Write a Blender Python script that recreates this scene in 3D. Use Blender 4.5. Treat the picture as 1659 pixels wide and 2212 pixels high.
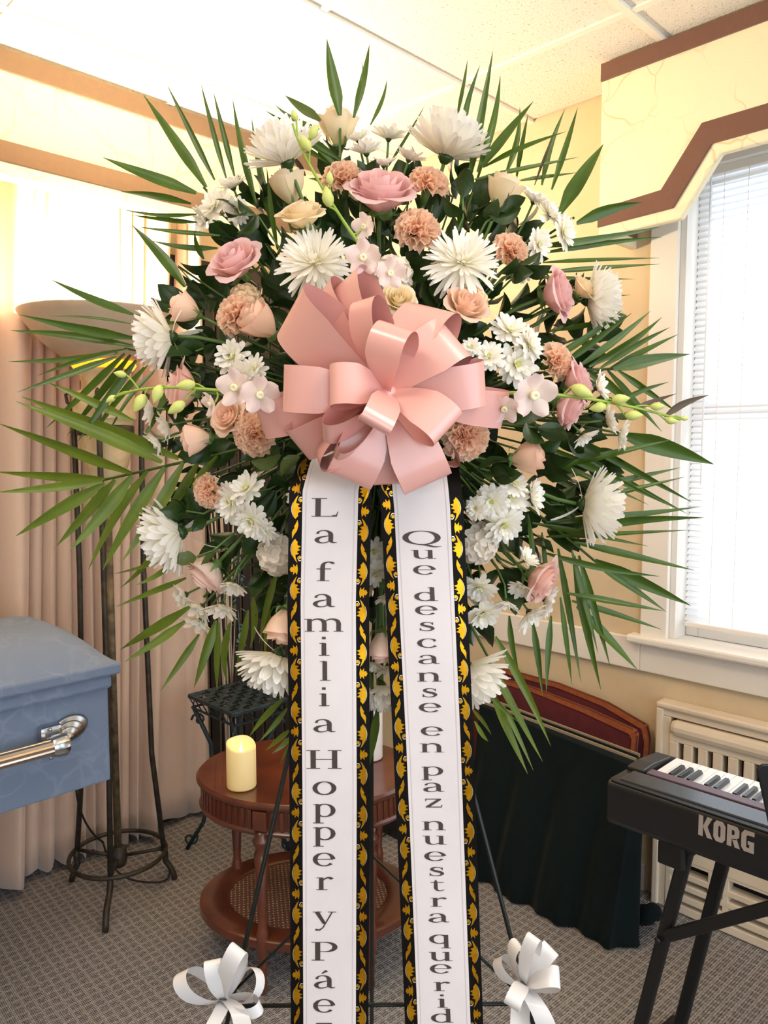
import bpy, math, random
from mathutils import Vector, Matrix
for _o in list(bpy.data.objects):
    bpy.data.objects.remove(_o, do_unlink=True)
SC = bpy.context.scene
COL = SC.collection
R8 = random.Random(11)

# ------------------------------------------------------------------ camera
CAM_H, FPX, PITCH = 1.64, 1660.0, math.radians(4.7)
CC = Vector((0, 0, CAM_H))
FW = Vector((1, 1, 0)).normalized()            # level forward: the room is seen corner-on
RT = Vector((1, -1, 0)).normalized()
ZU = Vector((0, 0, 1))
FC = FW*math.cos(PITCH) - ZU*math.sin(PITCH)
UC = FW*math.sin(PITCH) + ZU*math.cos(PITCH)
cd = bpy.data.cameras.new('camera'); cam = bpy.data.objects.new('camera', cd); COL.objects.link(cam)
cam.matrix_world = Matrix((RT, UC, -FC)).transposed().to_4x4()
cam.location = CC
cd.sensor_fit = 'HORIZONTAL'; cd.sensor_width = 36; cd.lens = 36*FPX/1659; cd.clip_start = .05
SC.camera = cam

# ------------------------------------------------------------------ world, lights, exposure
w = bpy.data.worlds.new('daylight'); SC.world = w; w.use_nodes = True
bg = w.node_tree.nodes['Background']
bg.inputs[0].default_value = (0.82, 0.91, 1.0, 1); bg.inputs[1].default_value = 2.5
SC.view_settings.view_transform = 'Standard'; SC.view_settings.look = 'None'
SC.view_settings.exposure = 0.3; SC.view_settings.gamma = 1
SC.view_settings.use_curve_mapping = False
def light(name, typ, loc, energy, col, size=.1, look=None, size_y=None):
    l = bpy.data.lights.new(name, typ); l.energy = energy; l.color = col
    o = bpy.data.objects.new(name, l); COL.objects.link(o); o.location = loc
    if typ == 'AREA':
        l.size = size
        if size_y: l.shape = 'RECTANGLE'; l.size_y = size_y
    elif typ in ('POINT', 'SPOT'): l.shadow_soft_size = size
    if look is not None:
        o.rotation_euler = (Vector(look)-Vector(loc)).to_track_quat('-Z', 'Y').to_euler()
    return o
# added fill lamps under the ceiling, out of view, for warm front light
light('warm_fill_a', 'AREA', (-0.5, 0.9, 2.9), 17, (1, .90, .78), .6, (-0.5, .9, 0), 1.2)
light('warm_fill_b', 'AREA', (0.9, -0.6, 2.9), 17, (1, .90, .78), .6, (.9, -.6, 0), 1.2)

# ------------------------------------------------------------------ geometry helpers
def ray(x, y): return FC + RT*((x-829.5)/FPX) - UC*((y-1106)/FPX)
def P(x, y, d): return CC + ray(x, y)*d                       # point at a depth along the view axis
def onp(x, y, ax, v):                                          # point on a plane of the room
    r = ray(x, y); return CC + r*((v-CC[ax])/r[ax])
def atf(x, y, fd):                                             # point at a level forward distance
    r = ray(x, y); return CC + r*(fd/r.dot(FW))
def rf(r, f, z): return Vector((0, 0, z)) + RT*r + FW*f
def lin(c):
    return tuple(((v/255)/12.92 if v/255 <= .04045 else ((v/255+.055)/1.055)**2.4) for v in c)

class MB:
    def __init__(s): s.v = []; s.f = []; s.a = []
    def add(s, vs, fs, at=None):
        n = len(s.v); s.v += [Vector(q) for q in vs]; s.f += [tuple(i+n for i in q) for q in fs]
        s.a += list(at) if at is not None else [0.0]*len(vs)
        return s
    def box(s, lo, hi, M=None):
        x0, y0, z0 = lo; x1, y1, z1 = hi
        vs = [Vector(q) for q in ((x0,y0,z0),(x1,y0,z0),(x1,y1,z0),(x0,y1,z0),(x0,y0,z1),(x1,y0,z1),(x1,y1,z1),(x0,y1,z1))]
        if M: vs = [M @ q for q in vs]
        return s.add(vs, [(0,3,2,1),(4,5,6,7),(0,1,5,4),(1,2,6,5),(2,3,7,6),(3,0,4,7)])
    def bar(s, a, b, wx, wy, up=ZU):
        a = Vector(a); b = Vector(b); d = b-a; L = d.length; d.normalize()
        x = d.cross(up)
        if x.length < 1e-4: x = d.cross(Vector((1, 0, 0)))
        x.normalize(); y = x.cross(d)
        M = Matrix((x, y, d)).transposed().to_4x4(); M.translation = a
        return s.box((-wx/2, -wy/2, 0), (wx/2, wy/2, L), M)
    def tube(s, pts, r, n=6, cap=True):
        pts = [Vector(p) for p in pts]; rs = r if isinstance(r, (list, tuple)) else [r]*len(pts)
        t0 = (pts[1]-pts[0]).normalized()
        x = t0.orthogonal().normalized(); rings = []
        vs = []; fs = []
        for i, p in enumerate(pts):
            t = (pts[min(i+1, len(pts)-1)]-pts[max(i-1, 0)])
            t = t.normalized() if t.length > 1e-9 else t0
            x = (x - t*x.dot(t)); x = x.normalized() if x.length > 1e-6 else t.orthogonal().normalized()
            y = t.cross(x)
            for k in range(n):
                a = 2*math.pi*k/n; vs.append(p + (x*math.cos(a)+y*math.sin(a))*rs[i])
        for i in range(len(pts)-1):
            for k in range(n):
                k2 = (k+1) % n; fs.append((i*n+k, i*n+k2, (i+1)*n+k2, (i+1)*n+k))
        if cap:
            fs.append(tuple(range(n-1, -1, -1))); m = (len(pts)-1)*n; fs.append(tuple(range(m, m+n)))
        return s.add(vs, fs)
    def lathe(s, prof, n=24, c=(0, 0, 0), sx=1, sy=1, M=None, flute=0, fn=0, caps=True):
        vs = []; fs = []
        for (r, z) in prof:
            for k in range(n):
                a = 2*math.pi*k/n; q = r*(1+(flute*math.cos(fn*a) if flute else 0))
                p = Vector((c[0]+q*sx*math.cos(a), c[1]+q*sy*math.sin(a), c[2]+z)); vs.append(M @ p if M else p)
        for i in range(len(prof)-1):
            for k in range(n):
                k2 = (k+1) % n; fs.append((i*n+k, i*n+k2, (i+1)*n+k2, (i+1)*n+k))
        if caps and prof[0][0] > 1e-6: fs.append(tuple(range(n-1, -1, -1)))
        if caps and prof[-1][0] > 1e-6: m = (len(prof)-1)*n; fs.append(tuple(range(m, m+n)))
        return s.add(vs, fs)
    def grid(s, fn, nu, nv, closed=False):
        vs = []; fs = []; at = []
        for j in range(nv+1):
            for i in range(nu+1):
                vs.append(fn(i/nu, j/nv)); at.append(j/nv)
        for j in range(nv):
            for i in range(nu):
                a = j*(nu+1)+i; fs.append((a, a+1, a+nu+2, a+nu+1))
        return s.add(vs, fs, at)
    def prism(s, poly, M, th):
        n = len(poly); vs = [M @ Vector((x, y, 0)) for x, y in poly] + [M @ Vector((x, y, th)) for x, y in poly]
        fs = [tuple(range(n-1, -1, -1)), tuple(range(n, 2*n))] + [(i, (i+1) % n, n+(i+1) % n, n+i) for i in range(n)]
        return s.add(vs, fs)
    def mesh(s, name, mat=None, smooth=True, attr=False):
        me = bpy.data.meshes.new(name); me.from_pydata([tuple(q) for q in s.v], [], s.f)
        if smooth: me.polygons.foreach_set('use_smooth', [True]*len(me.polygons))
        if attr:
            at = me.attributes.new('pv', 'FLOAT', 'POINT'); at.data.foreach_set('value', s.a)
        if mat: me.materials.append(mat)
        me.update(); return me
    def build(s, name, mat, parent=None, smooth=False, bevel=0, attr=False, auto=False):
        me = s.mesh(name, mat, smooth or auto, attr)
        if auto: me.set_sharp_from_angle(angle=math.radians(40))
        return link(name, me, parent, bevel)
def link(name, data, parent=None, bevel=0, M=None):
    o = bpy.data.objects.new(name, data); COL.objects.link(o)
    if parent is not None: o.parent = parent
    if M is not None: o.matrix_basis = M
    if bevel:
        b = o.modifiers.new('bevel', 'BEVEL'); b.width = bevel; b.segments = 2; b.limit_method = 'ANGLE'
    return o
def tag(o, label, cat=None, group=None, kind=None):
    if label: o['label'] = label
    if cat: o['category'] = cat
    if group: o['group'] = group
    if kind: o['kind'] = kind
    return o
def empty(name, loc, label, cat, group=None, M=None):
    o = bpy.data.objects.new(name, None); COL.objects.link(o); o.empty_display_size = .05
    if M is not None: o.matrix_basis = M
    else: o.location = loc
    return tag(o, label, cat, group)
def struct(o, label, cat='structure'):
    return tag(o, label, cat, None, 'structure')
def frame(z, loc, roll=0, scale=1):
    z = Vector(z).normalized(); x = ZU.cross(z)
    if x.length < 1e-3: x = RT.copy()
    x.normalize(); y = z.cross(x)
    M = Matrix((x, y, z)).transposed().to_4x4() @ Matrix.Rotation(roll, 4, 'Z') @ Matrix.Scale(scale, 4)
    M.translation = Vector(loc); return M
def face_dir(ang, tilt):
    a = math.radians(ang); t = math.radians(tilt)
    return (RT*math.cos(a)+UC*math.sin(a))*math.sin(t) - FC*math.cos(t)
def bez(pts, n):
    pts = [Vector(p) for p in pts]; out = []
    for i in range(n+1):
        t = i/n; q = pts[:]
        while len(q) > 1: q = [q[k].lerp(q[k+1], t) for k in range(len(q)-1)]
        out.append(q[0])
    return out

# ------------------------------------------------------------------ materials
MATS = {}
def mat(name, col, rough=.5, metal=0, spec=.5, noise=None, bump=None, emit=None, sheen=0, coat=0, trans=0, grad=None, aniso=0):
    """noise=(scale, amount, colour2)  bump=(scale, strength)  grad=tip colour along the petal attribute"""
    if name in MATS: return MATS[name]
    m = bpy.data.materials.new(name); m.use_nodes = True; nt = m.node_tree; N = nt.nodes; L = nt.links
    b = N['Principled BSDF']; c = lin(col)+(1,)
    b.inputs['Base Color'].default_value = c; b.inputs['Roughness'].default_value = rough
    b.inputs['Metallic'].default_value = metal; b.inputs['Specular IOR Level'].default_value = spec
    b.inputs['Sheen Weight'].default_value = sheen; b.inputs['Coat Weight'].default_value = coat
    b.inputs['Anisotropic'].default_value = aniso
    src = None
    if grad:
        at = N.new('ShaderNodeAttribute'); at.attribute_name = 'pv'
        mx = N.new('ShaderNodeMix'); mx.data_type = 'RGBA'
        mx.inputs[6].default_value = c; mx.inputs[7].default_value = lin(grad)+(1,)
        L.new(at.outputs['Fac'], mx.inputs[0]); src = mx.outputs[2]
    if noise:
        tc = N.new('ShaderNodeTexCoord'); nz = N.new('ShaderNodeTexNoise'); nz.inputs['Scale'].default_value = noise[0]; nz.inputs['Detail'].default_value = 4
        L.new(tc.outputs['Object'], nz.inputs['Vector'])
        rp = N.new('ShaderNodeMapRange'); rp.inputs[1].default_value = .35; rp.inputs[2].default_value = .65; rp.inputs[4].default_value = noise[1]
        L.new(nz.outputs['Fac'], rp.inputs[0])
        mx = N.new('ShaderNodeMix'); mx.data_type = 'RGBA'
        if src: L.new(src, mx.inputs[6])
        else: mx.inputs[6].default_value = c
        mx.inputs[7].default_value = lin(noise[2])+(1,); L.new(rp.outputs[0], mx.inputs[0]); src = mx.outputs[2]
    if src: L.new(src, b.inputs['Base Color'])
    if bump:
        tc = N.new('ShaderNodeTexCoord'); nz = N.new('ShaderNodeTexNoise'); nz.inputs['Scale'].default_value = bump[0]; nz.inputs['Detail'].default_value = 3
        L.new(tc.outputs['Object'], nz.inputs['Vector'])
        bp = N.new('ShaderNodeBump'); bp.inputs['Strength'].default_value = bump[1]; bp.inputs['Distance'].default_value = .01
        L.new(nz.outputs['Fac'], bp.inputs['Height']); L.new(bp.outputs[0], b.inputs['Normal'])
    if emit:
        b.inputs['Emission Color'].default_value = lin(emit[0])+(1,); b.inputs['Emission Strength'].default_value = emit[1]
    if trans:
        tr = N.new('ShaderNodeBsdfTranslucent'); ms = N.new('ShaderNodeMixShader'); ms.inputs[0].default_value = trans
        if src: L.new(src, tr.inputs[0])
        else: tr.inputs[0].default_value = c
        L.new(b.outputs[0], ms.inputs[1]); L.new(tr.outputs[0], ms.inputs[2])
        L.new(ms.outputs[0], N['Material Output'].inputs['Surface'])
    MATS[name] = m; return m
def vein_mat(name, col, line, scale, wid, rough=.8, amt=.8, warp=.6, fine=0, stretch=(1, 1, 1)):
    """cloth or paper with a drawn pattern of petal-like lines"""
    m = mat(name, col, rough); nt = m.node_tree; N = nt.nodes; L = nt.links; b = N['Principled BSDF']
    tc = N.new('ShaderNodeTexCoord'); mp = N.new('ShaderNodeMapping'); mp.inputs['Scale'].default_value = stretch
    L.new(tc.outputs['Object'], mp.inputs[0])
    nz = N.new('ShaderNodeTexNoise'); nz.inputs['Scale'].default_value = scale*.8
    L.new(mp.outputs[0], nz.inputs['Vector'])
    vm = N.new('ShaderNodeVectorMath'); vm.operation = 'SCALE'; vm.inputs['Scale'].default_value = warp/scale
    L.new(nz.outputs['Color'], vm.inputs[0])
    va = N.new('ShaderNodeVectorMath'); va.operation = 'ADD'; L.new(mp.outputs[0], va.inputs[0]); L.new(vm.outputs[0], va.inputs[1])
    vo = N.new('ShaderNodeTexVoronoi'); vo.feature = 'DISTANCE_TO_EDGE'; vo.inputs['Scale'].default_value = scale
    L.new(va.outputs[0], vo.inputs['Vector'])
    mr = N.new('ShaderNodeMapRange'); mr.inputs[1].default_value = 0; mr.inputs[2].default_value = wid; mr.inputs[3].default_value = amt; mr.inputs[4].default_value = 0
    L.new(vo.outputs['Distance'], mr.inputs[0])
    fac = mr.outputs[0]
    nz2 = N.new('ShaderNodeTexNoise'); nz2.inputs['Scale'].default_value = scale*.5; nz2.inputs['Detail'].default_value = 2
    L.new(mp.outputs[0], nz2.inputs['Vector'])
    mu = N.new('ShaderNodeMath'); mu.operation = 'MULTIPLY'; mu.use_clamp = True; L.new(fac, mu.inputs[0])
    m2 = N.new('ShaderNodeMapRange'); m2.inputs[1].default_value = .35; m2.inputs[2].default_value = .6; L.new(nz2.outputs['Fac'], m2.inputs[0]); L.new(m2.outputs[0], mu.inputs[1])
    mx = N.new('ShaderNodeMix'); mx.data_type = 'RGBA'; mx.inputs[6].default_value = lin(col)+(1,); mx.inputs[7].default_value = lin(line)+(1,)
    L.new(mu.outputs[0], mx.inputs[0]); out = mx.outputs[2]
    if fine:
        wv = N.new('ShaderNodeTexNoise'); wv.inputs['Scale'].default_value = fine; L.new(tc.outputs['Object'], wv.inputs['Vector'])
        bp = N.new('ShaderNodeBump'); bp.inputs['Strength'].default_value = .25; bp.inputs['Distance'].default_value = .004
        L.new(wv.outputs['Fac'], bp.inputs['Height']); L.new(bp.outputs[0], b.inputs['Normal'])
    L.new(out, b.inputs['Base Color'])
    return m

# ================================================================== THE ROOM
CEIL, YL, XR = 2.92, 3.05, 2.63
M_wall = mat('wallpaper', (214, 196, 164), .85, noise=(9, .35, (198, 174, 138)), bump=(160, .08))
M_white = mat('white_paint', (238, 232, 224), .45, noise=(5, .3, (228, 220, 210)), bump=(40, .06))
M_brown = mat('brown_velour_trim', (110, 76, 62), .9, noise=(60, .25, (98, 66, 52)), sheen=.3)
M_tile = mat('ceiling_tile', (240, 236, 228), .95)
_nt = M_tile.node_tree; _n = _nt.nodes
_tc = _n.new('ShaderNodeTexCoord'); _vo = _n.new('ShaderNodeTexNoise'); _vo.inputs['Scale'].default_value = 110; _vo.inputs['Detail'].default_value = 1
_nt.links.new(_tc.outputs['Object'], _vo.inputs['Vector'])
_mr = _n.new('ShaderNodeMapRange'); _mr.inputs[1].default_value = .64; _mr.inputs[2].default_value = .72; _nt.links.new(_vo.outputs['Fac'], _mr.inputs[0])
_mx = _n.new('ShaderNodeMix'); _mx.data_type = 'RGBA'; _mx.inputs[6].default_value = lin((240, 236, 228))+(1,); _mx.inputs[7].default_value = lin((196, 182, 160))+(1,)
_nt.links.new(_mr.outputs[0], _mx.inputs[0]); _nt.links.new(_mx.outputs[2], _n['Principled BSDF'].inputs['Base Color'])
_nz = _n.new('ShaderNodeTexNoise'); _nz.inputs['Scale'].default_value = 190; _nz.inputs['Detail'].default_value = 2; _nt.links.new(_tc.outputs['Object'], _nz.inputs['Vector'])
_bp = _n.new('ShaderNodeBump'); _bp.inputs['Strength'].default_value = .55; _bp.inputs['Distance'].default_value = .006
_nt.links.new(_nz.outputs['Fac'], _bp.inputs['Height']); _nt.links.new(_bp.outputs[0], _n['Principled BSDF'].inputs['Normal'])
M_val = vein_mat('valance_print', (238, 226, 194), (196, 164, 112), 6.5, .03, .85, .6, 1.3, 120, (1, 1, 1))

# carpet: woven blocks of ribs
M_carpet = mat('carpet', (128, 118, 108), .95, spec=.1)
def _carpet():
    nt = M_carpet.node_tree; N = nt.nodes; L = nt.links; b = N['Principled BSDF']
    tc = N.new('ShaderNodeTexCoord')
    mp = N.new('ShaderNodeMapping'); mp.inputs['Rotation'].default_value = (0, 0, math.radians(3)); L.new(tc.outputs['Object'], mp.inputs[0])
    def wave(direc, sc, dist=1.2):
        w = N.new('ShaderNodeTexWave'); w.bands_direction = direc; w.inputs['Scale'].default_value = sc; w.inputs['Distortion'].default_value = dist
        w.inputs['Detail'].default_value = 1; w.inputs['Detail Scale'].default_value = 3; L.new(mp.outputs[0], w.inputs[0]); return w.outputs['Fac']
    wx, wy = wave('X', 62), wave('Y', 40)
    bx, by = wave('X', 10, 1.2), wave('Y', 10, 1.2)
    def mth(op, a, c):
        m = N.new('ShaderNodeMath'); m.operation = op
        for i, q in enumerate((a, c)):
            if isinstance(q, (int, float)): m.inputs[i].default_value = q
            else: L.new(q, m.inputs[i])
        return m.outputs[0]
    fine = mth('MULTIPLY', wx, wy)
    blk = mth('MULTIPLY', mth('SUBTRACT', 1.0, mth('POWER', bx, 5.0)), mth('SUBTRACT', 1.0, mth('POWER', by, 5.0)))
    nz = N.new('ShaderNodeTexNoise'); nz.inputs['Scale'].default_value = 140; L.new(tc.outputs['Object'], nz.inputs['Vector'])
    f = mth('ADD', mth('MULTIPLY', fine, .7), mth('MULTIPLY', nz.outputs['Fac'], .7))
    f2 = mth('MULTIPLY', f, mth('ADD', mth('MULTIPLY', blk, -.42), 1.18))
    cr = N.new('ShaderNodeValToRGB'); e = cr.color_ramp.elements
    e[0].position = .15; e[0].color = lin((58, 54, 56))+(1,)
    e[1].position = .85; e[1].color = lin((196, 190, 188))+(1,)
    L.new(f2, cr.inputs[0]); L.new(cr.outputs[0], b.inputs['Base Color'])
    bp = N.new('ShaderNodeBump'); bp.inputs['Strength'].default_value = .6; bp.inputs['Distance'].default_value = .006
    L.new(f2, bp.inputs['Height']); L.new(bp.outputs[0], b.inputs['Normal'])
_carpet()

fl = MB().box((-3, -3, -.05), (XR, YL, 0)).build('floor', M_carpet); struct(fl, 'grey brown woven carpet covering the floor', 'floor')
# ceiling: slab, tiles and grid bars, each tile its own piece
M_tee = mat('ceiling_grid_metal', (244, 240, 230), .5)
ceil = MB().box((-3, -3, CEIL+.03), (XR+.15, YL+.15, CEIL+.08)).build('ceiling', mat('plenum', (200, 196, 188), .9)); struct(ceil, 'suspended ceiling of speckled white tiles', 'ceiling')
gx = [2.19-.645*k for k in range(9)]; gx = [XR]+[v for v in gx if v > -3]+[-3]
gy = [YL, 2.45]+[1.81-.64*k for k in range(8)]; gy = [v for v in gy if v > -3]+[-3]
tmesh = {}
for i in range(len(gx)-1):
    for j in range(len(gy)-1):
        sx, sy = round(gx[i]-gx[i+1], 4), round(gy[j]-gy[j+1], 4)
        if (sx, sy) not in tmesh:
            tmesh[(sx, sy)] = MB().box((-sx/2+.009, -sy/2+.009, 0), (sx/2-.009, sy/2-.009, .02)).mesh('ceiling_tile', M_tile, False)
        o = link('ceiling_tile', tmesh[(sx, sy)], ceil); o.location = ((gx[i]+gx[i+1])/2, (gy[j]+gy[j+1])/2, CEIL+.006)
for v in gx[1:-1]: MB().box((v-.012, -3, CEIL-.002), (v+.012, YL, CEIL+.012)).build('grid_bar', M_tee, ceil)
for v in gy[1:-1]: MB().box((-3, v-.012, CEIL-.004), (XR, v+.012, CEIL+.010)).build('grid_bar', M_tee, ceil)

WY0, WY1, WZ0, WZ1 = .18, 1.19, .965, 2.6
wl = MB().box((-3, YL, 0), (XR+.15, YL+.15, CEIL+.03)).build('wall_left', M_wall); struct(wl, 'papered wall behind the drapes on the left', 'wall')
wr = MB().box((XR, -3, 0), (XR+.15, WY0, CEIL+.03)).box((XR, WY1, 0), (XR+.15, YL, CEIL+.03)).box((XR, WY0, 0), (XR+.15, WY1, WZ0-.026)).box((XR, WY0, WZ1), (XR+.15, WY1, CEIL+.03)).build('wall_right', M_wall)
struct(wr, 'beige papered wall with the window on the right', 'wall')
wk_ = MB().box((-3.15, -3, 0), (-3, YL+.15, CEIL+.03)).build('light_block_wall', M_wall); struct(wk_, 'papered wall at the far side of the room behind the camera', 'wall')  # added out of view to block part of the ambient daylight
# window with casing, sill, sash and pane
win = MB().box((XR-.022, WY1, WZ0-.025), (XR, WY1+.10, WZ1+.1)).box((XR-.022, WY0-.10, WZ0-.025), (XR, WY0, WZ1+.1)).box((XR-.022, WY0, WZ1), (XR, WY1, WZ1+.1)).build('window_1', M_white, bevel=.004)
struct(win, 'bright white framed window with venetian blind beside the spray', 'window')
MB().box((XR-.055, WY0-.14, WZ0-.028), (XR+.15, WY1+.14, WZ0)).build('window_sill', M_white, win, bevel=.008)
MB().box((XR+.0005, WY1-.02, WZ0+.0005), (XR+.15, WY1, WZ1-.02)).box((XR+.0005, WY0, WZ0+.0005), (XR+.15, WY0+.02, WZ1-.02)).box((XR+.0005, WY0, WZ1-.02), (XR+.15, WY1, WZ1)).build('window_jamb', M_white, win)
sx0, sx1 = XR+.09, XR+.125
MB().box((sx0, WY1-.065, WZ0+.001), (sx1, WY1-.021, WZ1-.021)).box((sx0, WY0+.021, WZ0+.001), (sx1, WY0+.065, WZ1-.021)).box((sx0, WY0+.065, WZ0+.001), (sx1, WY1-.065, WZ0+.06)).box((sx0, WY0+.065, WZ1-.06), (sx1, WY1-.065, WZ1-.021)).box((sx0, WY0+.065, 1.74), (sx1, WY1-.065, 1.79)).build('sash', M_white, win, bevel=.003)
M_glass = bpy.data.materials.new('window_glass'); M_glass.use_nodes = True
_n = M_glass.node_tree.nodes; _l = M_glass.node_tree.links; _t = _n.new('ShaderNodeBsdfTransparent'); _g = _n.new('ShaderNodeBsdfGlossy'); _g.inputs['Roughness'].default_value = .02
_m = _n.new('ShaderNodeMixShader'); _m.inputs[0].default_value = .06; _l.new(_t.outputs[0], _m.inputs[1]); _l.new(_g.outputs[0], _m.inputs[2]); _l.new(_m.outputs[0], _n['Material Output'].inputs[0])
for a, b_ in ((WZ0+.06, 1.74), (1.79, WZ1-.06)):
    MB().box((sx0+.014, WY0+.065, a), (sx0+.018, WY1-.065, b_)).build('pane', M_glass, win)
tr = MB().box((XR-.018, -3, .83), (XR, WY0-.10, .95)).box((XR-.018, WY0-.10, .83), (XR, WY1+.10, WZ0-.028)).box((XR-.018, WY1+.10, .83), (XR, YL, .95)).build('trim_1', M_white, bevel=.004)
struct(tr, 'white painted rail running along the wall under the window', 'trim')
# venetian blind
M_slat = mat('blind_slat', (240, 242, 246), .5, trans=.45)
bl = empty('venetian_blind', (XR+.05, (WY0+WY1)/2, WZ0), 'white venetian blind with thin slats lowered in the window', 'blind')
LB = WY1-WY0-.075
sm = MB().grid(lambda u, v: Vector(((v-.5)*.025, (u-.5)*LB, .003*(1-(2*v-1)**2))), 1, 4).mesh('slat', M_slat)
z = WZ0+.075
while z < WZ1-.05:
    o = link('slat', sm, bl); o.location = (0, 0, z-WZ0); o.rotation_euler = (0, math.radians(-42), 0); z += .0215
MB().box((-.015, -LB/2, .045), (.015, LB/2, .062)).build('bottom_rail', M_white, bl, bevel=.004)
MB().box((-.02, -LB/2, WZ1-WZ0-.045), (.02, LB/2, WZ1-WZ0-.005)).build('head_rail', M_white, bl, bevel=.003)
for yy in (-.3, .3, LB/2-.09): MB().tube([(-.016, yy, .06), (-.016, yy, WZ1-WZ0-.04)], .0011, 4).build('cord', M_white, bl)
MB().tube([(-.03, LB/2-.05, .55), (-.03, LB/2-.05, WZ1-WZ0-.04)], .003, 6).build('tilt_wand', mat('clear_plastic', (230, 236, 240), .2), bl)

# ---------------------------------------------------------------- valance over the left drapes
YV = 2.675
va = empty('pelmet', (0, YV, CEIL), 'long cream printed pelmet with tan bands above the pink drapes', 'valance')
va_f = lambda n, lo, hi, m, bev=0: MB().box(tuple(Vector(lo)-Vector((0, YV, CEIL))), tuple(Vector(hi)-Vector((0, YV, CEIL)))).build(n, m, va, bevel=bev)
M_tan = mat('tan_velour_trim', (122, 98, 74), .9, noise=(60, .25, (110, 88, 66)), sheen=.3)
va_f('printed_panel', (-3, YV, 2.51), (XR-.01, YV+.03, CEIL-.005), M_val, .008)
va_f('band', (-3, YV-.006, 2.846), (XR-.012, YV+.002, CEIL-.006), M_tan, .002)
va_f('band', (-3, YV-.006, 2.562), (XR-.012, YV+.002, 2.628), M_tan, .002)
va_f('lower_lip', (-3, YV-.010, 2.508), (XR-.012, YV+.034, 2.560), M_val, .012)
# valance over the window: stepped outline
XV = 2.40
vb = empty('pelmet', (XV, .7, CEIL), 'stepped cream pelmet with brown bands above the window', 'valance')
def ysym(pts): return pts+[(1.4-y, z) for y, z in reversed(pts)]
MV = Matrix(((0, 0, 1, 0), (1, 0, 0, -.7), (0, 1, 0, -CEIL), (0, 0, 0, 1)))
top = CEIL-.006
outl = ysym([(1.375, 2.352), (1.09, 2.357), (.972, 2.524)])
MB().prism([(.025, top)]+[(1.4-y, z) for y, z in []]+[(1.375, top)]+outl, MV, .03).build('printed_panel', M_val, vb, bevel=.006)
Mb = MV.copy(); Mb.translation = MV.translation+Vector((-.006, 0, 0))
MB().prism([(.024, top), (1.376, top), (1.376, 2.857), (.024, 2.857)], Mb, .008).build('band', M_brown, vb, bevel=.002)
u_ = [(1.376, 2.445), (1.155, 2.458), (1.031, 2.627)]; l_ = [(1.376, 2.385), (1.113, 2.393), (.997, 2.557)]
MB().prism(ysym(u_)+list(reversed(ysym(l_))), Mb, .008).build('band', M_brown, vb, bevel=.002)
for yy in (1.352, .025):
    MB().box((.03, yy-.7, 2.352-CEIL), (XR-XV-.002, yy-.7+.023, top-CEIL)).build('end_board', M_val, vb)
    MB().box((.03, yy-.7-.003, 2.385-CEIL), (XR-XV-.002, yy-.7+.026, 2.445-CEIL)).build('end_band', M_brown, vb)

# ---------------------------------------------------------------- drapes
M_drape = mat('drape_cloth', (208, 180, 160), .62, noise=(220, .3, (198, 170, 152)), bump=(300, .08), sheen=.35)
YD = 2.93
def drape(label, vt, vb_, z0, z1, amp, seed):
    """vt / vb_: pixel columns of the valleys between folds at the top and at the hem"""
    rr = random.Random(seed); n = len(vt)-1; nu = n*10; mb = MB()
    xt = [onp(x, 520, 1, YD).x for x in vt]; xb = [onp(x, 1700, 1, YD).x for x in vb_]
    am = [amp*min(1.25, max(.5, (xt[i+1]-xt[i])/.075))*rr.uniform(.85, 1.15) for i in range(n)]
    sk = [rr.uniform(-.25, .25) for _ in range(n)]
    def f(u, v):
        k = min(int(u*n), n-1); t = u*n-k; zz = z1+(z0-z1)*v
        X = (xt[k]*(1-t)+xt[k+1]*t)*(1-v) + (xb[k]*(1-t)+xb[k+1]*t)*v
        s = math.sin(math.pi*t)**.6
        Y = YD - am[k]*s*(1+.25*v) + .02*math.sin(3*v+k)*v*.4 + .035
        X += sk[k]*.022*math.sin(2*math.pi*t)*(.5+v)
        return Vector((X, Y, zz + (0.012*math.sin(5*u*n) if v == 1 else 0)))
    mb.grid(f, nu, 24); o = mb.build('drape', M_drape, None, smooth=True)
    s = o.modifiers.new('thick', 'SOLIDIFY'); s.thickness = .003
    return tag(o, label, 'curtain', 'floor length drapes on the left wall')
drape('broad pleated beige pink drape behind the lamp and casket', [-620, -560, -505, -440, -385, -330, -270, -205, -140, -90, -10, 83, 108, 133, 156, 178, 200, 232, 262, 290, 318, 372], [-630, -570, -515, -450, -395, -340, -280, -215, -150, -100, -20, 45, 80, 118, 160, 185, 208, 232, 250, 272, 296, 322], .03, 2.7, .078, 3)
drape('narrow flat beige pink drape panel right of the tall lamp', [397, 412, 440], [326, 415, 458], .03, 2.7, .05, 5)
# dark slatted screen in the corner behind the drapes
M_dark = mat('dark_stained_wood', (36, 23, 21), .55, noise=(30, .4, (24, 16, 15)))
sc = empty('slatted_screen', (1.95, 2.99, 0), 'dark brown slatted wooden screen standing in the corner', 'screen')
MB().box((-.52, 0, .0), (.62, .02, .05)).build('rail', M_dark, sc)
MB().box((-.52, 0, 2.4), (.62, .02, 2.46)).build('rail', M_dark, sc)
for k in range(19):
    x = -.5+k*.06
    MB().box((x, -.006, .05), (x+.042, .012, 2.4)).build('slat', M_dark, sc, bevel=.003)
bb = MB().box((XR-.015, 1.25, 0), (XR, YL, .1)).box((XR-.015, -3, 0), (XR, .15, .1)).build('baseboard_right', mat('baseboard_paint', (196, 184, 176), .5), bevel=.003)
struct(bb, 'pale baseboard at the foot of the window wall', 'baseboard')

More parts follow.
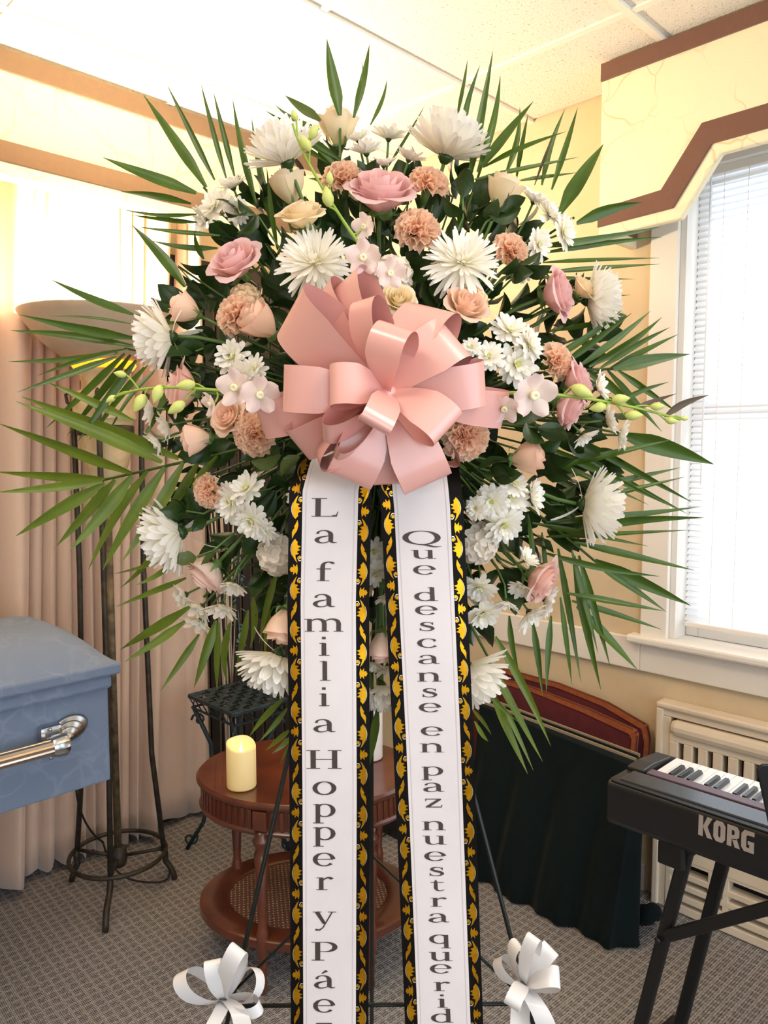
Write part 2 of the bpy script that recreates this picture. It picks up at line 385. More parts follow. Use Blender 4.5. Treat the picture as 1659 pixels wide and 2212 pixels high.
# ================================================================== FURNITURE ON THE LEFT
# ---- torchiere lamp
LC = onp(255, 1843, 2, .13); LC.z = 0; LF = LC.dot(FW)
zf = lambda y, x=230: atf(x, y, LF).z
lamp = empty('floor_lamp', LC, 'tall torchiere with stone urn and glowing upturned bowl on iron rods', 'lamp')
M_iron = mat('bronzed_iron', (74, 66, 56), .5, .5, noise=(25, .7, (40, 36, 32)), bump=(60, .2))
M_stone = mat('mottled_stone', (206, 184, 146), .7, noise=(18, .7, (160, 136, 98)), bump=(40, .15))
M_bowl = mat('alabaster_bowl', (198, 176, 150), .6, noise=(14, .4, (178, 152, 124)))
zr, z2 = zf(682), zf(782)
pr = []
for i in range(13):
    t = i/12; pr.append((.085+(.278-.085)*(t**.72), z2+(zr-z2)*(t**1.35)))
inner = [(r-.008, zz+.004) for r, zz in reversed(pr)]
MB().lathe(pr+[(.278, zr+.004)]+inner[:-1]+[(.0, z2+.02)], 40).build('bowl', M_bowl, lamp, smooth=True)
M_amber = mat('amber_glass', (250, 150, 40), .2, emit=((255, 140, 20), 2.2))
MB().lathe([(.10, z2-.028), (.112, z2-.012), (.108, z2+.002)], 30, caps=False).build('amber_collar', M_amber, lamp, smooth=True)
za = lambda y: zf(y)
MB().lathe([(.0, za(1075)), (.028, za(1075)), (.05, za(1050)), (.083, za(990)), (.09, za(948)), (.093, za(940)), (.093, za(920)), (.098, za(912)), (.108, za(905)), (.108, za(866)), (.102, za(850)), (.078, za(842)), (.076, za(826)), (.09, za(806)), (.097, za(797)), (.0, za(795))], 32).build('urn', M_stone, lamp, auto=True)
MB().lathe([(.095, za(941)), (.0985, za(939)), (.0985, za(921)), (.095, za(919))], 32).build('urn_band', M_iron, lamp, smooth=True)
MB().tube([(0, 0, .13), (0, 0, za(1070))], .013, 10).build('pole', mat('patinated_pole', (122, 104, 78), .6, .3, noise=(30, .8, (58, 50, 42))), lamp, smooth=True)
feet = [onp(228, 2015, 2, 0), onp(378, 1900, 2, 0), onp(155, 1905, 2, 0)]
ring = MB()
ring.tube([(.172*math.cos(a*math.pi/20), .172*math.sin(a*math.pi/20), .13) for a in range(41)], .0085, 6, False).build('base_ring', M_iron, lamp, smooth=True)
MB().lathe([(.0, .08), (.028, .085), (.034, .11), (.03, .15), (.0, .16)], 14).build('hub', M_iron, lamp, smooth=True)
for ft in feet:
    d = (ft-LC); d.z = 0; L = d.length; d.normalize()
    MB().tube([d*.125+ZU*za(880), d*.122+ZU*za(930), d*.118+ZU*1.2, d*.130+ZU*.5, d*.165+ZU*.13], .010, 6).build('rod', M_iron, lamp, smooth=True)
    MB().tube([d*.125+ZU*za(880), d*.145+ZU*za(868), d*.15+ZU*za(852), d*.13+ZU*za(846)], .006, 6).build('scroll', M_iron, lamp, smooth=True)
    MB().tube([d*.03+ZU*.12, d*.10+ZU*.125, d*.17+ZU*.13], .007, 6).build('spoke', M_iron, lamp, smooth=True)
    MB().tube(bez([d*.168+ZU*.13, d*.178+ZU*.05, d*(L-.05)+ZU*.10, d*(L-.01)+ZU*.065, d*L+ZU*.004], 10), .011, 6).build('foot', M_iron, lamp, smooth=True)
# its bulb
light('lamp_bulb', 'POINT', LC+ZU*(zr-.015), 115, (1, .84, .58), .05)
cb = MB().tube(bez([LC+Vector((-.06, .1, .55)), LC+Vector((-.16, .05, .5)), LC+Vector((-.12, .1, .25)), LC+Vector((-.02, .08, .15))], 12), .004, 5).tube(bez([LC+Vector((-.02, .08, .15)), LC+Vector((0, .02, -.1)), LC+Vector((.12, -.12, .1)), LC+Vector((.08, -.22, 0)), LC+Vector((.2, -.1, .004)), LC+Vector((.25, .15, .004))], 20), .004, 5)
cb.build('power_cord', mat('black_cord', (22, 20, 20), .5), None, smooth=True)
for o in bpy.data.objects:
    if o.name == 'power_cord': tag(o, 'thin black cord hanging and looping at the foot of the torchiere', 'cord')

# ---- casket
M_casket = vein_mat('casket_cloth', (112, 127, 152), (136, 150, 172), 11, .11, .8, .5, 2.2, 200)
CZ = 1.0
c1 = onp(262, 1430, 2, CZ); XE, YF = c1.x, c1.y
ca = empty('casket', (0, YF+.3, .55), 'blue cloth covered casket with silver bar handle at the left edge', 'casket')
CT = Matrix.Translation(-Vector((0, YF+.3, .55)))
zb = onp(232, 1687, 1, YF+.035).z
XB = onp(236, 1560, 1, YF+.035).x
Wd = .60
def cbox(n, lo, hi, bev): return MB().box(lo, hi, CT).build(n, M_casket, ca, bevel=bev)
cbox('body', (-1.0, YF+.035, zb), (XB, YF+Wd-.035, CZ-.075), .006)
cbox('body_moulding', (-1.02, YF+.015, CZ-.078), (XE-.022, YF+Wd-.015, CZ-.036), .010)
cbox('lid_rim', (-1.04, YF, CZ-.036), (XE, YF+Wd, CZ), .008)
def lid(u, v):
    X = -1.03+(XE-.008+1.03)*u; Y = YF+.006+(Wd-.012)*v
    ex = min(1, (XE-X)/.15, (X+1.04)/.15); ex = 1-(1-max(0, ex))**2
    ey = 1-abs(2*v-1)**3.6
    return CT @ Vector((X, Y, CZ-.004+.105*ex*ey))
MB().grid(lid, 60, 24).build('lid', M_casket, ca, smooth=True)
M_silver = mat('silver_plate', (196, 200, 206), .25, 1, noise=(20, .3, (150, 154, 160)))
hx = onp(118, 1610, 1, YF-.02).x; hz = onp(60, 1632, 1, YF-.04).z; yh = YF-.028
MB().lathe([(.0, 0), (.021, 0), (.021, 1.0), (.0, 1.0)], 40, flute=.06, fn=10, M=CT @ Matrix.Translation((hx-1.0, yh, hz)) @ Matrix.Rotation(math.pi/2, 4, 'Y')).build('handle_bar', mat('champagne_plate', (206, 188, 172), .22, 1), ca, auto=True)
lug = empty('bracket', (0, 0, 0), None, None); lug.parent = ca
MB().box((hx-.03, YF+.0, hz-.036), (hx+.035, YF+.037, hz+.05), CT).build('bracket_plate', M_silver, lug, bevel=.012)
MB().lathe([(.0, 0), (.025, 0), (.03, .01), (.031, .035), (.026, .045), (.0, .05)], 24, flute=.05, fn=12, M=CT @ Matrix.Translation((hx-.012, yh, hz)) @ Matrix.Rotation(math.pi/2, 4, 'Y')).build('socket', M_silver, lug, auto=True)
for k in range(4):
    s = 1-.2*k
    MB().lathe([(.0, -.012), (.8, -.008), (1, 0), (.85, .007), (.0, .012)], 26, sx=.056*s, sy=.040*s, M=CT @ Matrix.Translation((hx+.045+.012*(3-k)*.5, YF+.028-.007*k, hz+.02-.006*k)) @ Matrix.Rotation(math.pi/2, 4, 'X') @ Matrix.Rotation(.2, 4, 'Z')).build('shell_fluting', M_silver, lug, smooth=True)
for dz in (.042, -.04):
    MB().lathe([(.0, 0), (.006, .001), (.004, .004), (.0, .005)], 10, M=CT @ Matrix.Translation((hx-.004, YF-.002, hz+dz)) @ Matrix.Rotation(math.pi/2, 4, 'X')).build('screw', M_silver, lug, smooth=True)
bi = empty('bier', (-.3, YF+.3, 0), 'folding metal bier carrying the blue casket', 'bier')
for sx in (-.55, .55):
    for sy in (-.2, .2):
        MB().tube([(sx, sy, 0), (sx, sy, zb-.001)], .015, 8).build('leg', M_iron, bi)
    MB().box((sx-.02, -.22, zb-.03), (sx+.02, .22, zb-.001)).build('cross_rail', M_iron, bi)

# ---- oval side table
M_wood = mat('mahogany', (106, 54, 34), .28, noise=(7, .8, (72, 32, 20)), coat=.4)
_n = M_wood.node_tree.nodes
tb = empty('side_table', rf(-.25, 2.44, 0), 'oval mahogany side table with fluted apron and cane lower shelf', 'table')
TM = Matrix((RT, FW, ZU)).transposed().to_4x4()
def ell(prof, n=96, a=.36, b=.275, **k):
    return MB().lathe(prof, n, sx=1, sy=b/a, M=TM, **k)
A = .36
ell([(.0, .585), (A-.03, .582), (A-.006, .578), (A, .586), (A, .592), (A-.008, .600), (A-.02, .5985), (.0, .5985)]).build('top', M_wood, tb, auto=True)
ell([(A-.025, .495), (A-.012, .497), (A-.008, .506), (A-.014, .512), (A-.018, .514), (A-.018, .574), (A-.012, .58), (A-.03, .583)], 240, caps=False).build('apron', M_wood, tb, auto=True)
fm = MB().box((-.0052, -.003, -.029), (.0052, .003, .029)).mesh('flute', M_wood, False)
for k in range(84):
    a = 2*math.pi*k/84; p = Vector(((A-.0165)*math.cos(a), (A-.0165)*.764*math.sin(a), .544))
    nrm = math.atan2(math.sin(a)/.764, math.cos(a))
    o = link('flute', fm, tb, M=TM @ Matrix.Translation(p) @ Matrix.Rotation(nrm+math.pi/2, 4, 'Z'))
ell([(A-.098, .158), (A-.02, .14), (A-.002, .15), (A-.004, .172), (A-.016, .178), (A-.085, .178), (A-.098, .174), (A-.098, .158)], caps=False).build('shelf_rim', M_wood, tb, auto=True)
M_cane = mat('woven_cane', (96, 62, 44), .7)
nt = M_cane.node_tree; N = nt.nodes; tc = N.new('ShaderNodeTexCoord'); mp = N.new('ShaderNodeMapping'); mp.inputs['Scale'].default_value = (75, 75, 1); mp.inputs['Rotation'].default_value = (0, 0, .6)
nt.links.new(tc.outputs['Object'], mp.inputs[0]); vo = N.new('ShaderNodeTexVoronoi'); vo.inputs['Scale'].default_value = 1; vo.inputs['Randomness'].default_value = .12; nt.links.new(mp.outputs[0], vo.inputs['Vector'])
mr = N.new('ShaderNodeMapRange'); mr.inputs[1].default_value = .16; mr.inputs[2].default_value = .26; mr.inputs[3].default_value = 1; mr.inputs[4].default_value = 0; nt.links.new(vo.outputs['Distance'], mr.inputs[0])
mx = N.new('ShaderNodeMix'); mx.data_type = 'RGBA'; mx.inputs[6].default_value = lin((104, 66, 46))+(1,); mx.inputs[7].default_value = lin((206, 176, 146))+(1,)
nt.links.new(mr.outputs[0], mx.inputs[0]); nt.links.new(mx.outputs[2], N['Principled BSDF'].inputs['Base Color'])
ell([(.0, .164), (A-.09, .164), (A-.09, .170), (.0, .170)]).build('cane_panel', M_cane, tb)
legp = [(.0, 0), (.011, .0), (.014, .02), (.011, .045), (.015, .06), (.012, .07), (.016, .09), (.012, .105), (.018, .13), (.018, .19), (.015, .205), (.013, .215), (.022, .44), (.014, .455), (.024, .470), (.026, .485), (.016, .497), (.016, .51)]
lm = MB().lathe(legp, 20).mesh('leg', M_wood, True)
for r, f in ((-.365, 2.195), (-.515, 2.585), (-.04, 2.215), (-.02, 2.66)):
    p = rf(r, f, 0)-tb.location
    o = link('leg', lm, tb, M=Matrix.Translation(p))
    q = Vector((r+.25, f-2.44, 0)); aa = math.atan2(q.y/.275, q.x/.36); pp = TM @ Vector(((A-.012)*math.cos(aa), (A-.012)*.764*math.sin(aa), .543))
    o = link('corner_block', MB().box((-.022, -.008, -.03), (.022, .006, .03)).mesh('corner_block', M_wood, False), tb, .003, M=Matrix.Translation(pp) @ TM @ Matrix.Rotation(math.atan2(math.sin(aa)/.764, math.cos(aa))+math.pi/2, 4, 'Z'))
# ---- candles
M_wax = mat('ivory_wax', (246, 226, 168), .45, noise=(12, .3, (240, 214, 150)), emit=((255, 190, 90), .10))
def candle(loc, r, h, label, m, flame):
    c = empty('candle', loc, label, 'candle', 'pillar candles on the oval table')
    prof = [(.0, .001), (r*.96, .001), (r, .005), (r, h*.5), (r, h-.004), (r*.97, h), (r*.9, h), (r*.82, h-.012), (r*.5, h-.03), (.0, h-.036)]
    b = MB().lathe(prof, 36)
    for q in b.v:
        if q.z > h*.5:
            k = (q.z-h*.5)/(h*.5); q.z += k*.011*((q.x*RT.x+q.y*RT.y)*-.6+(q.x*FW.x+q.y*FW.y)*.9)/r
            q.z += k*.002*math.sin(3*math.atan2(q.y, q.x))
    b.build('wax', m, c, smooth=True)
    if flame:
        MB().lathe([(.0, h-.034), (.0022, h-.03), (.0042, h-.02), (.003, h-.01), (.0, h+.004)], 12).build('flame_tip', mat('flame_light', (255, 245, 220), .5, emit=((255, 236, 200), 6)), c, smooth=True)
        MB().tube([(0, 0, h-.037), (0, 0, h-.031)], .0045, 8).build('wick_holder', mat('wick_grey', (90, 70, 50), .6), c)
    return c
candle(onp(522, 1698, 2, .60), .0455, .135, 'ivory pillar candle with lit flame on the left of the oval table', M_wax, True)
candle(onp(799, 1636, 2, .60), .043, .22, 'taller white pillar candle seen between the two message ribbons', mat('white_wax', (240, 232, 226), .5), False)

# ---- woven metal plant stand
M_verd = mat('verdigris_metal', (58, 74, 82), .5, .45, noise=(40, .7, (34, 42, 46)))
X0, X1, Y0, Y1, SZ = 1.585, 1.835, 2.38, 2.70, .65
st = empty('plant_stand', ((X0+X1)/2, (Y0+Y1)/2, 0), 'blue green metal stand with basket woven top behind the oval table', 'stand')
off = Vector(((X0+X1)/2, (Y0+Y1)/2, 0)); hx_, hy_ = (X1-X0)/2, (Y1-Y0)/2
nx, ny = 7, 9
for k in range(nx):
    xk = -hx_+(k+.5)*2*hx_/nx
    def f(u, v, xk=xk, k=k):
        y = -hy_+2*hy_*v; return Vector((xk+(u-.5)*.024, y, SZ+.0035*math.sin(math.pi*(v*ny+.0)+math.pi*k)))
    MB().grid(f, 1, 54).build('woven_strip', M_verd, st, smooth=True)
for k in range(ny):
    yk = -hy_+(k+.5)*2*hy_/ny
    def f(u, v, yk=yk, k=k):
        x = -hx_+2*hx_*v; return Vector((x, yk+(u-.5)*.024, SZ-.0035*math.sin(math.pi*(v*nx+.0)+math.pi*k)))
    MB().grid(f, 1, 42).build('woven_strip', M_verd, st, smooth=True)
for a, b in (((-hx_, -hy_), (hx_, -hy_)), ((hx_, -hy_), (hx_, hy_)), ((hx_, hy_), (-hx_, hy_)), ((-hx_, hy_), (-hx_, -hy_))):
    MB().bar((a[0], a[1], SZ-.004), (b[0], b[1], SZ-.004), .010, .016).build('top_edge', M_verd, st, bevel=.003)
    MB().bar((a[0]*.94, a[1]*.94, SZ-.05), (b[0]*.94, b[1]*.94, SZ-.05), .005, .008).build('apron_bar', M_verd, st)
    n = 7; mb = MB()
    for i in range(n):
        p = Vector((a[0], a[1], SZ-.012)).lerp(Vector((b[0], b[1], SZ-.012)), (i+.15)/n); q = Vector((a[0]*.94, a[1]*.94, SZ-.05)).lerp(Vector((b[0]*.94, b[1]*.94, SZ-.05)), (i+.85)/n)
        mb.tube([p, q], .0025, 4)
    mb.build('lattice', M_verd, st)
for sx in (-1, 1):
    for sy in (-1, 1):
        d = Vector((sx, sy, 0)).normalized()
        MB().tube([Vector((sx*hx_*.9, sy*hy_*.9, SZ-.05)), Vector((sx*hx_*.55, sy*hy_*.55, SZ-.2)), Vector((sx*hx_*.5, sy*hy_*.5, .3)), Vector((sx*hx_*.75, sy*hy_*.75, .12)), Vector((sx*hx_*1.1, sy*hy_*1.1, .004))], .009, 6).build('leg', M_verd, st, smooth=True)
        sp = [Vector((sx*hx_*.98, sy*hy_*.98, 0))+d*(.035*(1-t/14)*math.cos(t*.62+2.2)+.01)+ZU*(.05+.035*(1-t/14)*math.sin(t*.62+2.2)) for t in range(12)]
        MB().tube(sp, .005, 5).build('scroll', M_verd, st, smooth=True)
        sp = [Vector((sx*hx_*.75, sy*hy_*.75, 0))+d*(.03*(1-t/14)*math.cos(t*.62)+.01)+ZU*(SZ-.1+.03*(1-t/14)*math.sin(t*.62)) for t in range(12)]
        MB().tube(sp, .005, 5).build('scroll', M_verd, st, smooth=True)
# bundle of pale twigs and a eucalyptus garland in the corner
tw = empty('twig_bundle', (1.87, 2.83, 0), 'bundle of tall pale dried twigs standing behind the plant stand', 'twigs')
for k in range(12):
    rr = random.Random(k); a = rr.uniform(0, 6.28)
    MB().tube(bez([(rr.uniform(-.02, .02), rr.uniform(-.02, .02), 0), (rr.uniform(-.03, .03), rr.uniform(-.03, .03), .6), (.10*math.cos(a), .07*math.sin(a), 1.25+rr.uniform(0, .3))], 8), .004, 5).build('twig', mat('pale_twig', (196, 178, 160), .8) if k % 3 else M_dark, tw, smooth=True)
eu = empty('eucalyptus_garland', onp(515, 1290, 1, 2.96), 'hanging strand of grey green eucalyptus leaves above the plant stand', 'garland')
M_euc = mat('eucalyptus_leaf', (132, 158, 146), .7, trans=.2)
MB().tube([(0, .026, .2), (0, 0, -.1), (.01, 0, -.35)], .002, 5).build('stem', M_euc, eu)
em = MB().lathe([(.0, 0), (.014, .001), (.018, .0), (.0, -.001)], 12).mesh('leaf', M_euc)
for k in range(26):
    rr = random.Random(k+50); a = rr.uniform(0, 6.28)
    link('leaf', em, eu, M=Matrix.Translation((.02*math.cos(a), .02*math.sin(a), .18-k*.02)) @ Matrix.Rotation(a, 4, 'Z') @ Matrix.Rotation(rr.uniform(.5, 1.3), 4, 'Y'))

# ================================================================== FURNITURE ON THE RIGHT
# ---- velvet covered boards leaning on the wall
M_green = mat('dark_green_velvet', (9, 22, 23), .85, spec=.15, noise=(6, .5, (5, 13, 15)), sheen=.05)
M_burg = mat('burgundy_velvet', (92, 30, 36), .85, spec=.2, noise=(14, .6, (64, 20, 30)), sheen=.2)
M_orange = mat('rust_gold_braid', (150, 78, 38), .8, noise=(60, .5, (112, 50, 26)))
M_buff = mat('buff_board_edge', (150, 134, 112), .8)
def lean_board(label, poly, xb, xt, zt, th, band):
    """poly (Y, z) outline; foot at x = xb, top at x = xt"""
    o = empty('kneeler_board', (xb, 1.5, 0), label, 'board', 'velvet boards leaning on the wall')
    sl = (xt-xb)/zt
    def q(Y, Z, dx=0): return Vector((sl*Z+dx, Y-1.5, Z))
    n = len(poly)
    mb = MB(); vs = [q(*p) for p in poly]+[q(*p, th) for p in poly]
    mb.add(vs, [tuple(range(n)), tuple(range(2*n-1, n-1, -1))]+[(i, n+i, n+(i+1) % n, (i+1) % n) for i in range(n)])
    mb.build('velvet_panel', M_burg, o, bevel=.004)
    if band:
        cx = sum(p[0] for p in poly)/n; cz = sum(p[1] for p in poly)/n
        inn = [(p[0]+(.014 if p[0] < cx else -.014), p[1]-.014 if p[1] > cz else p[1]) for p in poly]
        mb = MB()
        for i in range(n):
            a, b, c, d = poly[i], poly[(i+1) % n], inn[(i+1) % n], inn[i]
            if a[1] < .05 and b[1] < .05: continue
            mb.add([q(*p, -.004) for p in (a, b, c, d)]+[q(*p, .0) for p in (a, b, c, d)], [(0, 1, 2, 3), (0, 4, 5, 1), (2, 6, 7, 3), (1, 5, 6, 2), (3, 7, 4, 0)])
            mb.add([q(*a, -.004), q(*b, -.004), q(*b, th+.002), q(*a, th+.002)], [(0, 1, 2, 3)])
        mb.build('braid_edging', M_orange, o)
    return o
lean_board('burgundy velvet board with rust braid edge leaning nearest the wall', [(1.235, .004), (1.225, .60), (1.24, .645), (1.40, .69), (1.62, .715), (1.90, .72), (1.98, .70), (1.98, .004)], 2.50, 2.575, .66, .02, True)
lean_board('burgundy velvet board with rust braid edge just behind the green velvet', [(1.255, .004), (1.25, .62), (1.262, .634), (1.45, .665), (1.70, .69), (1.98, .695), (2.0, .68), (2.0, .004)], 2.44, 2.525, .65, .022, True)
gv = empty('velvet_drape', (2.3, 1.5, 0), 'dark green velvet cloth hung over stacked boards below the window', 'cloth')
GO = Vector((2.3, 1.5, 0))
def gvf(u, v):
    Y = 1.86-(1.86-1.165)*u
    zt = .612-.048*u; Z = zt*(1-v)
    fold = .012*math.sin(u*23+2*math.sin(v*2.2))*min(1, v*2.2)+.009*math.sin(u*47+v*2)*v
    X = 2.405-.16*min(1, v*1.05)**1.1-.02*u + fold - .02*v*math.sin(u*3.1)
    Y += .02*math.sin(v*3)*(u-.5) - .03*v*max(0, u-.85)/.15*0
    return Vector((X, Y, max(.006, Z)))-GO
MB().grid(gvf, 70, 22).build('front_cloth', M_green, gv, smooth=True)
def gvs(u, v):
    p = gvf(1, v); return p+Vector((u*(.055+.11*v), -.012*math.sin(u*math.pi)*(1+2*v)-.02*u*v+.014*math.sin(u*9)*v, 0))
MB().grid(gvs, 12, 22).build('side_cloth', M_green, gv, smooth=True)
def gvt(u, v):
    p = gvf(u, 0); return p+Vector((.055*v, 0, .006*math.sin(v*math.pi)))
MB().grid(gvt, 60, 3).build('top_cloth', M_green, gv, smooth=True)
for k in range(3):
    x = 2.425+.013*k
    a = Vector((x, 1.88, .622+.004*k))-GO; b = Vector((x, 1.20, .574+.004*k))-GO
    MB().bar(a, b, .008, .012).build('board_edge', M_buff if k != 1 else M_green, gv)
MB().tube([p-GO for p in bez([Vector((2.40, 1.17, .03)), Vector((2.36, 1.10, .09)), Vector((2.42, 1.09, .10)), Vector((2.43, 1.15, .02))], 10)], [.02, .03, .035, .035, .03, .03, .03, .03, .025, .02, .01], 8).build('bunched_hem', M_green, gv, smooth=True)
bx = empty('black_case', (2.35, 2.25, 0), 'low black case lying on the carpet behind the table', 'case')
MB().box((-.12, -.16, .001), (.12, .16, .12)).build('shell', mat('black_vinyl', (20, 20, 22), .5), bx, bevel=.02)
MB().tube(bez([(-.12, -.05, .03), (-.2, -.08, .02), (-.26, -.02, .004), (-.2, .06, .004)], 12), .004, 5).build('strap', mat('black_vinyl', (20, 20, 22), .5), bx, smooth=True)

# ---- radiator cover
M_rad = mat('radiator_enamel', (228, 214, 194), .4, noise=(8, .35, (206, 188, 162)))
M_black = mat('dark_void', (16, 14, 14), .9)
ra = empty('radiator_cover', (XR, .65, 0), 'cream metal radiator cover with slotted grille below the window', 'radiator')
RX = XR-.055
def rbox(n, lo, hi, m=M_rad, bev=.004): return MB().box((lo[0]-XR, lo[1]-.65, lo[2]), (hi[0]-XR, hi[1]-.65, hi[2])).build(n, m, ra, bevel=bev)
rbox('frame_stile', (RX, 1.15, .002), (XR-.002, 1.19, .70)); rbox('frame_stile', (RX, .11, .002), (XR-.002, .15, .70))
rbox('frame_top', (RX, .11, .70), (XR-.002, 1.19, .745)); rbox('frame_bead', (RX-.012, .10, .728), (XR-.002, 1.20, .748), bev=.006)
rbox('frame_bead', (RX-.01, 1.175, .002), (XR-.002, 1.2, .728), bev=.006)
rbox('slot_shade_sheet', (XR-.012, .15, .01), (XR-.003, 1.15, .70), M_black, 0)  # black sheet stands in for the shade inside the cover
rbox('cap', (RX-.022, .15, .640), (XR-.012, 1.148, .694), bev=.02)
rbox('grille_head', (RX-.006, .15, .616), (XR-.014, 1.15, .645)); rbox('grille_foot', (RX-.006, .15, .20), (XR-.014, 1.15, .29))
y = 1.15; first = True
gm = MB().box((RX-.006-XR, -.0165, .28), (-.016, .0165, .618)).mesh('grille_bar', M_rad, False)
while y > .2:
    o = link('grille_bar', gm, ra, .004); o.location = (0, y-.65-.0165, 0); y -= .0505
for zz, hh in ((.19, .03), (.133, .022), (.092, .022), (.048, .025), (.004, .03)):
    rbox('louvre_bar', (RX-.004, .15, zz), (XR-.014, 1.15, zz+hh), bev=.003)
for yy in (1.13, .98, .93, .66, .61, .34, .29, .15):
    rbox('louvre_stile', (RX-.0035, yy, .02), (XR-.0145, yy+.02, .2), bev=.002)

# ---- digital piano
KX, KY, KZ = 1.785, .962, .80
M_kb = mat('black_keyboard_case', (24, 25, 29), .36, noise=(80, .2, (18, 19, 23)))
kb = empty('digital_piano', (KX, .3, .661), 'black digital piano with lettered back panel on folding legs', 'keyboard')
KO = Vector((KX, .3, .683))
prof = [(.012, .683), (0, .70), (0, .79), (.006, .7985), (.02, .802), (.135, .798), (.135, .772), (.31, .772), (.31, .70), (.30, .683)]
MK = Matrix(((1, 0, 0, 0), (0, 0, -1, KY-.3), (0, 1, 0, -.683), (0, 0, 0, 1)))
MB().prism([(x, z) for x, z in prof], MK, 1.32).build('case', M_kb, kb, bevel=.004)
def kbox(n, lo, hi, m, bev=.002): return MB().box(tuple(Vector(lo)-KO), tuple(Vector(hi)-KO)).build(n, m, kb, bevel=bev)
M_kbtop = mat('satin_slate_panel', (46, 52, 64), .2)
for yy in (KY-.055, KY-1.32):
    MB().prism([(.10, .772), (.10, .81), (.16, .812), (.27, .80), (.308, .785), (.308, .772)], Matrix(((1, 0, 0, 0), (0, 0, -1, yy+.052-.3), (0, 1, 0, -.683), (0, 0, 0, 1))), .05).build('end_cheek', M_kb, kb, bevel=.005)
kbox('top_panel', (KX+.022, KY-1.30, .797), (KX+.095, KY-.025, .8065), M_kbtop, .004)
kbox('felt_strip', (KX+.098, KY-1.27, .798), (KX+.132, KY-.06, .809), mat('plum_strip', (96, 76, 92), .4), .002)
kbox('groove_line', (KX+.004, KY-1.30, .7985), (KX+.019, KY-.01, .8025), mat('groove_black', (10, 10, 12), .5), 0)
M_wk = mat('white_key_plastic', (244, 246, 248), .2); M_bk = mat('black_key_plastic', (20, 22, 26), .25)
wk = MB().box((0, -.0112, 0), (.142, .0112, .02)).mesh('white_key', M_wk, False)
bk = MB().prism([(0, 0), (.088, 0), (.078, .0125), (0, .0125)], Matrix(((1, 0, 0, 0), (0, 0, 1, -.005), (0, 1, 0, 0), (0, 0, 0, 1))), .010).mesh('black_key', M_bk, False)
KY0 = KY-.060
for i in range(36):
    o = link('white_key', wk, kb, .001); o.location = Vector((KX+.137, KY0-.0235*(i+.5), .776))-KO
    if i % 7 in (1, 2, 3, 5, 6):
        o = link('black_key', bk, kb, .001); o.location = Vector((KX+.137, KY0-.0235*(i+1), .7965))-KO
# lettering on the back panel, block capitals
M_logo = mat('warm_grey_logo', (176, 166, 158), .5)
LG = {'K': [[(0, 0), (.26, 0), (.26, 1), (0, 1)], [(.26, .50), (.50, 1), (.80, 1), (.52, .52), (.82, 0), (.52, 0)]],
      'O': [[(0, .18), (.16, 0), (.34, 0), (.34, .2), (.27, .28), (.27, .72), (.34, .8), (.34, 1), (.16, 1), (0, .82)], [(.34, 0), (.52, 0), (.68, .18), (.68, .82), (.52, 1), (.34, 1), (.34, .8), (.41, .72), (.41, .28), (.34, .2)]],
      'R': [[(0, 0), (.26, 0), (.26, 1), (0, 1)], [(.26, .80), (.38, .80), (.42, .74), (.42, .62), (.38, .56), (.26, .56), (.26, .36), (.46, .36), (.68, .52), (.68, .84), (.54, 1), (.26, 1)], [(.28, .38), (.46, 0), (.74, 0), (.54, .42)]],
      'G': [[(.70, 1), (.16, 1), (0, .82), (0, .18), (.16, 0), (.27, 0), (.27, .24), (.27, .74), (.36, .80), (.70, .80)], [(.27, 0), (.70, 0), (.70, .52), (.36, .52), (.36, .36), (.45, .36), (.45, .2), (.27, .2)]]}
pK = onp(1509, 1792, 0, KX); pG = onp(1629, 1831, 0, KX)
Wt = pK.y-pG.y; hgt = .050
x = 0
for ch, adv in (('K', .88), ('O', .78), ('R', .80), ('G', .70)):
    sc_ = Wt/3.16; mb = MB()
    for poly in LG[ch]:
        M = Matrix(((0, 0, -1, KX-.0003-KO.x), (-sc_, 0, 0, pK.y-x*sc_-KO.y), (0, hgt, 0, pK.z-hgt*.52-KO.z+.036), (0, 0, 0, 1)))
        mb.prism(poly, M, .0012)
    mb.build('logo_letter', M_logo, kb); x += adv
# folding stand
ks = empty('keyboard_stand', (1.93, .5, 0), 'black metal folding legs with brace under the digital piano', 'stand')
KSO = Vector((1.93, .5, 0)); M_leg = mat('black_powder_coat', (18, 19, 22), .45)
def ext(a, b): return b+(a-b)*((b.z-.012)/(b.z-a.z))*1.0 if False else b+(a-b)*((b.z-.012)/(b.z-a.z))
LA = (ext(onp(1385, 2210, 0, 1.83), onp(1476, 1868, 0, 1.83)), onp(1476, 1868, 0, 1.83))
LBg = (ext(onp(1478, 2180, 0, 1.99), onp(1556, 1885, 0, 1.99)), onp(1556, 1885, 0, 1.99))
for a, b in (LA, LBg):
    b = a+(b-a)*((.661-a.z)/(b.z-a.z))
    MB().bar(a-KSO, b-KSO, .034, .022, Vector((1, 0, 0))).build('leg', M_leg, ks, bevel=.006)
    a2, b2 = a.copy(), b.copy(); a2.y = -.02-a.y+.6-.6; b2.y = -.02-b.y
    MB().bar(a2-KSO, b2-KSO, .034, .022, Vector((1, 0, 0))).build('leg', M_leg, ks, bevel=.006)
qa, qb = onp(1440, 2022, 0, 1.812), onp(1659, 1962, 0, 1.812); qb = qa+(qb-qa)*1.35
MB().bar(qa-KSO, qb-KSO, .030, .014, Vector((1, 0, 0))).build('brace', M_leg, ks, bevel=.004)
MB().lathe([(.0, 0), (.009, .001), (.007, .004), (0, .005)], 12, M=Matrix.Translation(onp(1421, 2032, 0, 1.812)-KSO) @ Matrix.Rotation(-math.pi/2, 4, 'Y')).build('bolt', mat('steel_bolt', (70, 70, 74), .3, .9), ks, smooth=True)
